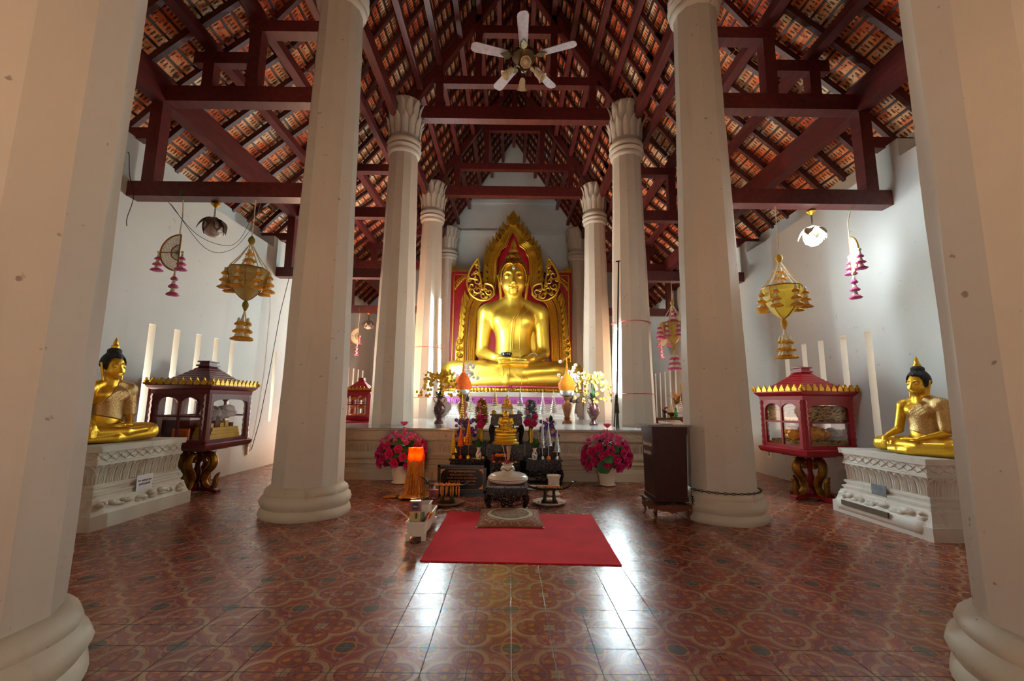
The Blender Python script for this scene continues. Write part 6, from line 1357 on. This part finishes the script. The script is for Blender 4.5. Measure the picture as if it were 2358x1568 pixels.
def lantern(x, Y, ztop, drop, label, gz_, kn, tip, group, s=1.0):
    t = thing('garland_lantern', label, 'hanging lantern', (x, Y, ztop), 0, group); z = -drop
    MB().tube([(0, 0, 0), (.004, 0, z*.5), (0, 0, z)], .006, 6).build('string', M_str, t)
    MB().lathe([(.008, z), (.032, z-.03), (.038, z-.06), (.02, z-.10), (.012, z-.11)], 14).build('knob', kn, t, smooth=180)
    zr = z-.40*s; R_ = .205*s
    mb = MB()
    for k in range(8): a = 2*pi*k/8+.2; mb.tube([(.012*cos(a), .012*sin(a), z-.10), (R_*.5*cos(a), R_*.5*sin(a), z-.26), (R_*cos(a), R_*sin(a), zr)], .006, 5)
    mb.build('bead_strings', M_str, t)
    zb = zr-.36*s; N = 8; bm = MB(); prof_ = [(1.0, 0), (.98, -.06), (.85, -.16), (.6, -.26), (.28, -.33), (.04, -.36)]
    bm.lathe([(R_*r, zr+q*s) for r, q in prof_], N); bm.build('gauze_bowl', gz_, t, smooth=0)
    fm = MB(); fm.tube([(R_*cos(a), R_*sin(a), zr) for a in [2*pi*(i+.5)/N for i in range(N)]], .008, 6, closed=True)
    for k in range(0, N, 2): a = 2*pi*(k+.5)/N; fm.tube([(R_*r*cos(a), R_*r*sin(a), zr+q*s) for r, q in prof_], .006, 5)
    fm.build('wire_frame', M_frame, t)
    w, c = MB(), MB()
    tassel(w, c, 0, 0, z-.16, .22*s, .075*s, 3); w.build('inner_buds', M_buds, t); c.build('inner_flowers', tip, t)
    for k in range(7):
        a = 2*pi*k/7+.3; w, c = MB(), MB(); tassel(w, c, R_*1.08*cos(a), R_*1.08*sin(a), zr-.02, .235*s, .058*s, 3); b_ = w.build('tassel', M_buds, t, smooth=180); c.build('tassel_flowers', tip, b_, smooth=180)
    MB().lathe([(.012, zb+.0), (.03, zb-.03), (.034, zb-.06), (.01, zb-.12)], 14).build('lower_knob', kn, t, smooth=180)
    mb = MB(); w, c = MB(), MB()
    for k in range(5): a = 2*pi*k/5; mb.tube([(.0, 0, zb-.11), (.02*cos(a), .02*sin(a), zb-.2), (.045*cos(a), .045*sin(a), zb-.38)], .006, 5); tassel(w, c, .048*s*cos(a), .048*s*sin(a), zb-.20, .25*s, .062*s, 3)
    mb.build('tail_strings', M_str, t); w.build('tail_buds', M_buds, t); c.build('tail_flowers', tip, t); return t
GL = 'large hanging garland lanterns'
lantern(-2.98, 4.85, 3.48, .44, 'large garland lantern with olive gauze bowl hanging left of the left column', M_gauzeo, M_knob, M_yel, GL)
lantern(3.09, 4.85, 3.48, .58, 'large garland lantern with bright yellow gauze bowl hanging right of the right column', M_gauzey, pm('yellow_knob', lin(190, 150, 24), .7), M_yel, GL)
lantern(3.06, 8.1, 3.48, .36, 'garland lantern with pink flower tips, half hidden behind the right column', M_gauzeo, pm('yellow_knob2', lin(200, 150, 40), .7), M_pinkf, GL, 1.1)
lantern(-3.1, 11.35, 3.48, .36, 'garland lantern at the far left, mostly hidden behind the left column', M_gauzeo, M_knob, M_pinkf, GL, 1.1)
M_net = Mat('bud_net'); _x, _y, _z = M_net.xyz(); _c = ((_x/.018).fr()-.5)*((_x/.018).fr()-.5)+((_z/.018+(_x/.018).fl()*.5).fr()-.5)*((_z/.018+(_x/.018).fl()*.5).fr()-.5)
_a = M_net.t.nodes.new('ShaderNodeBsdfTransparent'); _m = M_net.t.nodes.new('ShaderNodeMixShader'); M_net.set('Base Color', lin(232, 224, 198)); M_net.set('Roughness', .7); M_net.t.links.new(_c.lt(.17).k, _m.inputs[0]); M_net.t.links.new(_a.outputs[0], _m.inputs[1]); M_net.t.links.new(M_net.p.outputs[0], _m.inputs[2]); M_net.t.links.new(_m.outputs[0], M_net.out.inputs[0]); M_net = M_net.m
def garland_fan(x, Y, ztop, drop, rz, label, s=1.0):
    t = thing('garland_fan', label, 'hanging garland', (x, Y, ztop), rz, 'fan shaped hanging garlands'); z = -drop; R_ = .215*s; zc = z-R_+.002
    MB().tube([(.005, 0, .20), (.012, -.09, .10), (.0, -.09, .0), (.02, -.03, -.03)], .005, 5).build('green_cord', pm('green_cord', lin(30, 150, 60), .5) if 'green_cord' not in bpy.data.materials else bpy.data.materials['green_cord'], t)
    MB().tube([(.012, -.05, -.03), (-.01, 0, z*.5), (-.02, 0, z+.02), (0, 0, z)], .006, 5).build('string', M_str, t)
    arc = [(-R_*sin(q), 0, zc+R_*cos(q)) for q in [pi*i/24 for i in range(25)]]
    MB().add([(p[0], 0, p[2]) for p in arc]+[(p[0], .006, p[2]) for p in arc], [tuple(range(25)), tuple(range(49, 24, -1))]).build('bud_net', M_net, t, smooth=0)
    fm = MB(); fm.tube(arc, .009, 6, closed=True); fm.tube([(-R_*.42*sin(q), -.004, zc+R_*.42*cos(q)) for q in [pi*i/14 for i in range(15)]], .007, 5); fm.tube([(0, -.004, zc), (-R_, -.004, zc)], .006, 5); fm.build('frame', M_frame, t)
    mb = MB(); [mb.tube([(0, -.003, zc), (-R_*.42*sin(q), -.003, zc+R_*.42*cos(q))], .002, 4) for q in [pi*i/14 for i in range(15)]]; mb.build('green_threads', M_green, t)
    for (xx, zz, L) in ((-R_-.015, zc-.02, .20), (.04, zc-.02, .19), (-.02, zc-R_-.02, .27)):
        w, c = MB(), MB(); w.ball((xx, 0, zz+.02), .02, 8, 6); tassel(w, c, xx, 0, zz, L*s, .055*s, 3); b_ = w.build('tassel', M_buds, t, smooth=180); c.build('tassel_flowers', M_pinkf, b_, smooth=180)
    return t
garland_fan(-3.80, 4.86, 3.48, .43, 0, 'fan shaped garland with pink tips facing the viewer at the left wall'); garland_fan(3.93, 4.86, 3.48, .38, 1.25, 'fan shaped garland with pink tips seen nearly edge on at the right wall')
garland_fan(-3.93, 11.30, 3.48, .42, 0, 'far fan shaped garland between the two left columns'); garland_fan(3.92, 11.30, 3.48, .40, pi, 'far fan shaped garland to the right of the dark pole')
def lotus_lamp(x, Y, ztop, L, lit, label, s=1.0):
    t = thing('lotus_lamp', label, 'lamp', (x, Y, ztop), 0, 'hanging lotus lamps')
    MB().lathe([(.0, .0), (.045, -.005), (.05, -.02), (.02, -.05), (.006, -.06)], 14).build('ceiling_rose', M_gild, t); mb = MB()
    for k in range(9): zz = -.06-L*k/9; mb.at(T(z=zz, rz=(k % 2)*pi/2)).tube([(.009*cos(a), 0, .016*sin(a)) for a in [2*pi*i/10 for i in range(10)]], .0025, 4, closed=True)
    mb.at(Matrix.Identity(4)).build('chain', M_metal, t); zc = -.06-L
    for k in range(10):
        a = 2*pi*k/10; mb = MB(); mb.at(T(0, 0, zc, a) @ T(x=.02, ry=.25+.35*(k % 2))).leaf(.20*s, .115*s, -.55, .12, 7, .8, .4); mb.build('petal', M_brz if not lit else M_lampw, t)
    MB().lathe([(.02, zc+.02), (.05, zc), (.085*s, zc-.06), (.10*s, zc-.12), (.085*s, zc-.18), (.04, zc-.215), (0, zc-.22)], 20, wob=lambda a, z: 1+.06*sin(a*8)).build('glass_bud', M_lampg if not lit else M_litg, t); return t
M_brz = pm('tarnished_petal', lin(150, 132, 118), .4, .5, ns=20, na=.35); M_lampw = pm('pale_petal', lin(226, 220, 200), .4, .1, ns=20, na=.2); M_lampg = pm('frosted_glass', lin(196, 180, 172), .3, ns=10, na=.15); M_litg = emat('lit_glass', (.88, .96, 1), 12)
lotus_lamp(-3.50, 4.94, 3.48, .14, False, 'unlit tarnished lotus petal lamp hanging at the left wall', 1.0); lotus_lamp(3.575, 4.94, 3.48, .16, True, 'brightly lit white lotus petal lamp hanging at the right wall', .95); lotus_lamp(-3.72, 11.38, 3.48, .16, False, 'far unlit lotus petal lamp between the two left columns', 1.1)
lamp('lotus_lamp_bulb', 'POINT', (3.575, 4.94, 3.0), 9, (.86, .95, 1), .13)
# ------------------------------------------------------------------ ceiling fan
fan = thing('ceiling_fan', 'old ceiling fan with five blades and four frosted lamps hanging in the nave', 'ceiling fan', (.135, 4.85, 5.33)); M_bl = pm('dusty_blade', lin(172, 160, 168), .5, ns=20, na=.18); M_fb = pm('antique_brass', lin(96, 76, 50), .35, .8, ns=20, na=.3)
MB().tube([(0, 0, .1), (0, 0, 1.42)], .014, 8).build('rod', M_fb, fan); MB().lathe([(.03, .14), (.10, .13), (.14, .09), (.145, .04), (.11, .0), (.07, -.03), (.075, -.06), (.05, -.09), (.045, -.12), (.03, -.15), (0, -.16)], 26).build('motor', M_fb, fan)
for k in range(5):
    a = R(-93+72*k); b_ = MB(); b_.M = T(rz=a) @ T(x=0, z=.04, rx=.18)
    pts = [(.21, -.052), (.60, -.066), (.635, -.055), (.655, -.03), (.655, .03), (.635, .055), (.60, .066), (.21, .052), (.195, 0)]; b_.prism(pts, -.004, .004, 'z'); o = b_.build('blade', M_bl, fan, smooth=0)
    i_ = MB(); i_.M = T(rz=a) @ T(z=.03, rx=.18); i_.bar((.09, 0, 0), (.2, 0, 0), .022, .008); i_.prism([(.17, -.03), (.21, -.055), (.25, -.03), (.30, 0), (.25, .03), (.21, .055), (.17, .03)], -.010, -.005, 'z'); i_.build('blade_iron', M_fb, o, smooth=0)
for k in range(4):
    a = R(-90+90*k+4); d = Vector((cos(a), sin(a), 0)); b = d*.14+Vector((0, 0, -.13)); ax = (d*.8+Vector((0, 0, -.75))).normalized()
    MB().tube([(d.x*.03, d.y*.03, -.09), (d.x*.09, d.y*.09, -.07), (d.x*.13, d.y*.13, -.09), tuple(b)], .009, 6).build('lamp_arm', M_fb, fan); mb = MB(); mb.M = Matrix.Translation(b) @ look(ax); mb.lathe([(.02, -.01), (.034, .015), (.04, .05), (.045, .09), (.066, .13), (.060, .13), (.04, .09), (.03, .03), (0, .02)], 18, wob=lambda a, z: 1+.03*sin(a*6)).build('lamp_shade', pm('frosted_shade', lin(206, 190, 160), .4) if 'frosted_shade' not in bpy.data.materials else bpy.data.materials['frosted_shade'], fan)
MB().tube([(.02, -.02, -.14), (.02, -.02, -.40)], .002, 4).build('pull_chain', M_fb, fan)
# ------------------------------------------------------------------ wall fittings
sx = thing('switch_box', 'small grey switch box with trunking low on the left wall', 'switch', (-4.415, 7.6, .40)); MB().box(0, -.045, 0, .05, .045, .14).build('box', pm('grey_plastic', lin(170, 162, 152), .5), sx, smooth=0); MB().box(0, -.02, -.14, .03, .02, 0).build('trunking', M_plw, sx, smooth=0)
o = MB().tube([(-4.40, 7.63, .30), (-4.40, 7.72, .34), (-4.38, 7.85, .8), (-4.36, 8.0, 1.7), (-4.3, 8.08, 2.8), (-4.2, 8.1, 3.48)], .006, 5).build('cable', M_black); tag(o, 'thin black cable running down the left wall to the switch box', 'cable')
o = MB().box(-.02, -.045, 0, .0, .045, .15).build('wall_socket', M_plw, smooth=0); o.location = (4.418, 7.58, .30); MB().box(-.024, -.025, .03, -.02, .025, .12).build('dark_cover', M_black, o, smooth=0); tag(o, 'small open socket low on the right wall by the red cabinet', 'socket')
for k, pts in enumerate((((-4.0, 4.86, 3.45), (-3.7, 4.95, 3.1), (-3.4, 5.0, 2.98), (-3.2, 4.98, 3.05), (-3.0, 4.9, 3.4)), ((-4.0, 4.9, 3.45), (-3.62, 5.0, 2.95), (-3.3, 5.0, 2.93), (-3.05, 4.95, 3.2), (-2.95, 4.9, 3.46)))):
    o = MB().tube(catm([tuple(p) for p in pts], 6), .003, 4).build('wire', M_black); tag(o, ['looping black wire slung behind the left lotus lamp', 'lower thin wire slung behind the left lotus lamp'][k], 'wire')
o = MB().tube(catm([(-4.425, 4.72, 3.98), (-4.40, 4.72, 3.95), (-4.36, 4.72, 3.7), (-4.3, 4.74, 3.45), (-4.34, 4.74, 3.2), (-4.33, 4.74, 3.1)], 5), .005, 4).build('wire', M_black); tag(o, 'loose dangling wire end by the left end of the nearest tie beam', 'wire')
# ------------------------------------------------------------------ far right aisle shrine
sh_t = thing('offering_table', 'low dark wooden table with offerings behind the donation box', 'table', (3.36, 9.05, PZ)); MB().box(-.45, -.25, .10, .45, .25, .135).build('tabletop', M_sw, sh_t, smooth=0)
for s in (-1, 1):
    for q in (-1, 1): MB().box(s*.42-.02, q*.22-.02, 0, s*.42+.02, q*.22+.02, .10).build('leg', M_sw, sh_t, smooth=0)
zt = PZ+.135
def mt_bottle():
    m = pm('green_bottle', lin(30, 150, 50), .15, ns=4, na=.1); return m
g = gy(1556, 970, 8.95); o = MB().lathe([(.04, 0), (.045, .01), (.045, .09), (.02, .13), (.025, .17), (.018, .2), (0, .2)], 16).build('green_bottle', mt_bottle()); o.location = (g.x, 8.92, zt); tag(o, 'small green bottle on the table behind the donation box', 'bottle')
g = gy(1565, 970, 8.9); tiers('tiered_umbrella', 'white tiered umbrella beside the green bottle behind the donation box', 'tiered umbrella', (g.x+.02, 8.86, zt), .03, .42, .075, 8, M_petalw, M_steel, None, grp='tiered ceremonial umbrellas')
g = gy(1548, 955, 9.1); tiers('tiered_umbrella', 'small gold tiered umbrella over the bronze bowl behind the donation box', 'tiered umbrella', (g.x, 9.12, zt), .10, .24, .045, 6, M_mixg, M_gold2, None, grp='tiered ceremonial umbrellas')
g = gy(1547, 965, 9.0); o = MB().lathe([(.05, 0), (.03, .03), (.04, .05), (.12, .10), (.115, .11), (0, .08)], 20).build('footed_bowl', M_bronze); o.location = (g.x, 9.0, zt); tag(o, 'bronze footed bowl on the table behind the donation box', 'bowl')
t = thing('flower_pot', 'little vase of dark red flowers at the table end behind the donation box', 'flowers', (gy(1531, 968, 9.0).x, 9.0, zt)); MB().lathe([(.02, 0), (.028, .04), (.018, .09), (0, .09)], 12).build('vase', M_green2, t); rs = random.Random(5)
for k in range(7): inst(ME_lotus, 'flower', t, Matrix.Translation((rs.uniform(-.05, .06), rs.uniform(-.03, .03), .12+rs.uniform(0, .09))) @ look((rs.uniform(-.5, .5), -.6, 1)) @ Matrix.Scale(.028, 4)); inst(ME_leaf, 'leaf', t, T(z=.08, rz=k, ry=-.7) @ Matrix.Scale(.09, 4))
t = thing('carved_figure', 'dark gilded carved figure with spread wing, half hidden behind the right column', 'statue', (3.62, 9.12, zt)); P = []
for a in ((('c'), (0, 0, .02), (0, 0, .3), .13, .11), ('c', (0, 0, .3), (0, -.01, .52), .11, .07), ('c', (-.08, -.02, .42), (-.2, -.06, .30), .045, .035), ('c', (.08, -.02, .42), (.2, -.06, .30), .045, .035), ('c', (-.2, -.06, .3), (-.26, -.1, .40), .03, .02)): P.append(('+', 'c', .03)+tuple(a[1:]))
P += [('+', 'e', .03, (0, -.02, .62), (.085, .08, .09)), ('+', 'c', .03, (0, -.02, .68), (0, -.02, .84), .06, .01), ('+', 'c', .02, (0, -.09, .61), (0, -.13, .59), .025, .015)]
sdf_obj('body', M_bronze, P, (-.35, -.25, -.12), (.35, .25, .9), .016, t, 2); mb = MB()
for s in (-1, 1):
    for k in range(5): mb.at(T(s*.08, .04, .36, rz=0 if s > 0 else pi) @ T(ry=-.2-.18*k)).leaf(.30-.02*k, .07, .1, .1, 5)
mb.at(Matrix.Identity(4)).build('wings', M_gild, t); MB().box(-.16, -.14, 0, .16, .14, .03).build('base', M_redd, t, smooth=0)
o = MB().box(-.12, -.004, 0, .12, .004, 1.4).build('red_banner', M_red, smooth=0); o.location = (gy(946, 850, 14.7).x, 14.712, 1.6); tag(o, 'narrow red banner with yellow panel hanging on the far left back wall', 'banner'); MB().box(-.08, -.008, .35, .08, -.003, 1.05).build('yellow_panel', M_yel, o, smooth=0)

lamp('added_warm_light_left', 'POINT', (-3.7, -.2, 3.0), 6, (1, .55, .25), .13); lamp('added_warm_light_right', 'POINT', (3.75, -.2, 3.0), 4, (1, .60, .34), .13)  # unseen warm lamps, added to tint the outer faces of the nearest columns
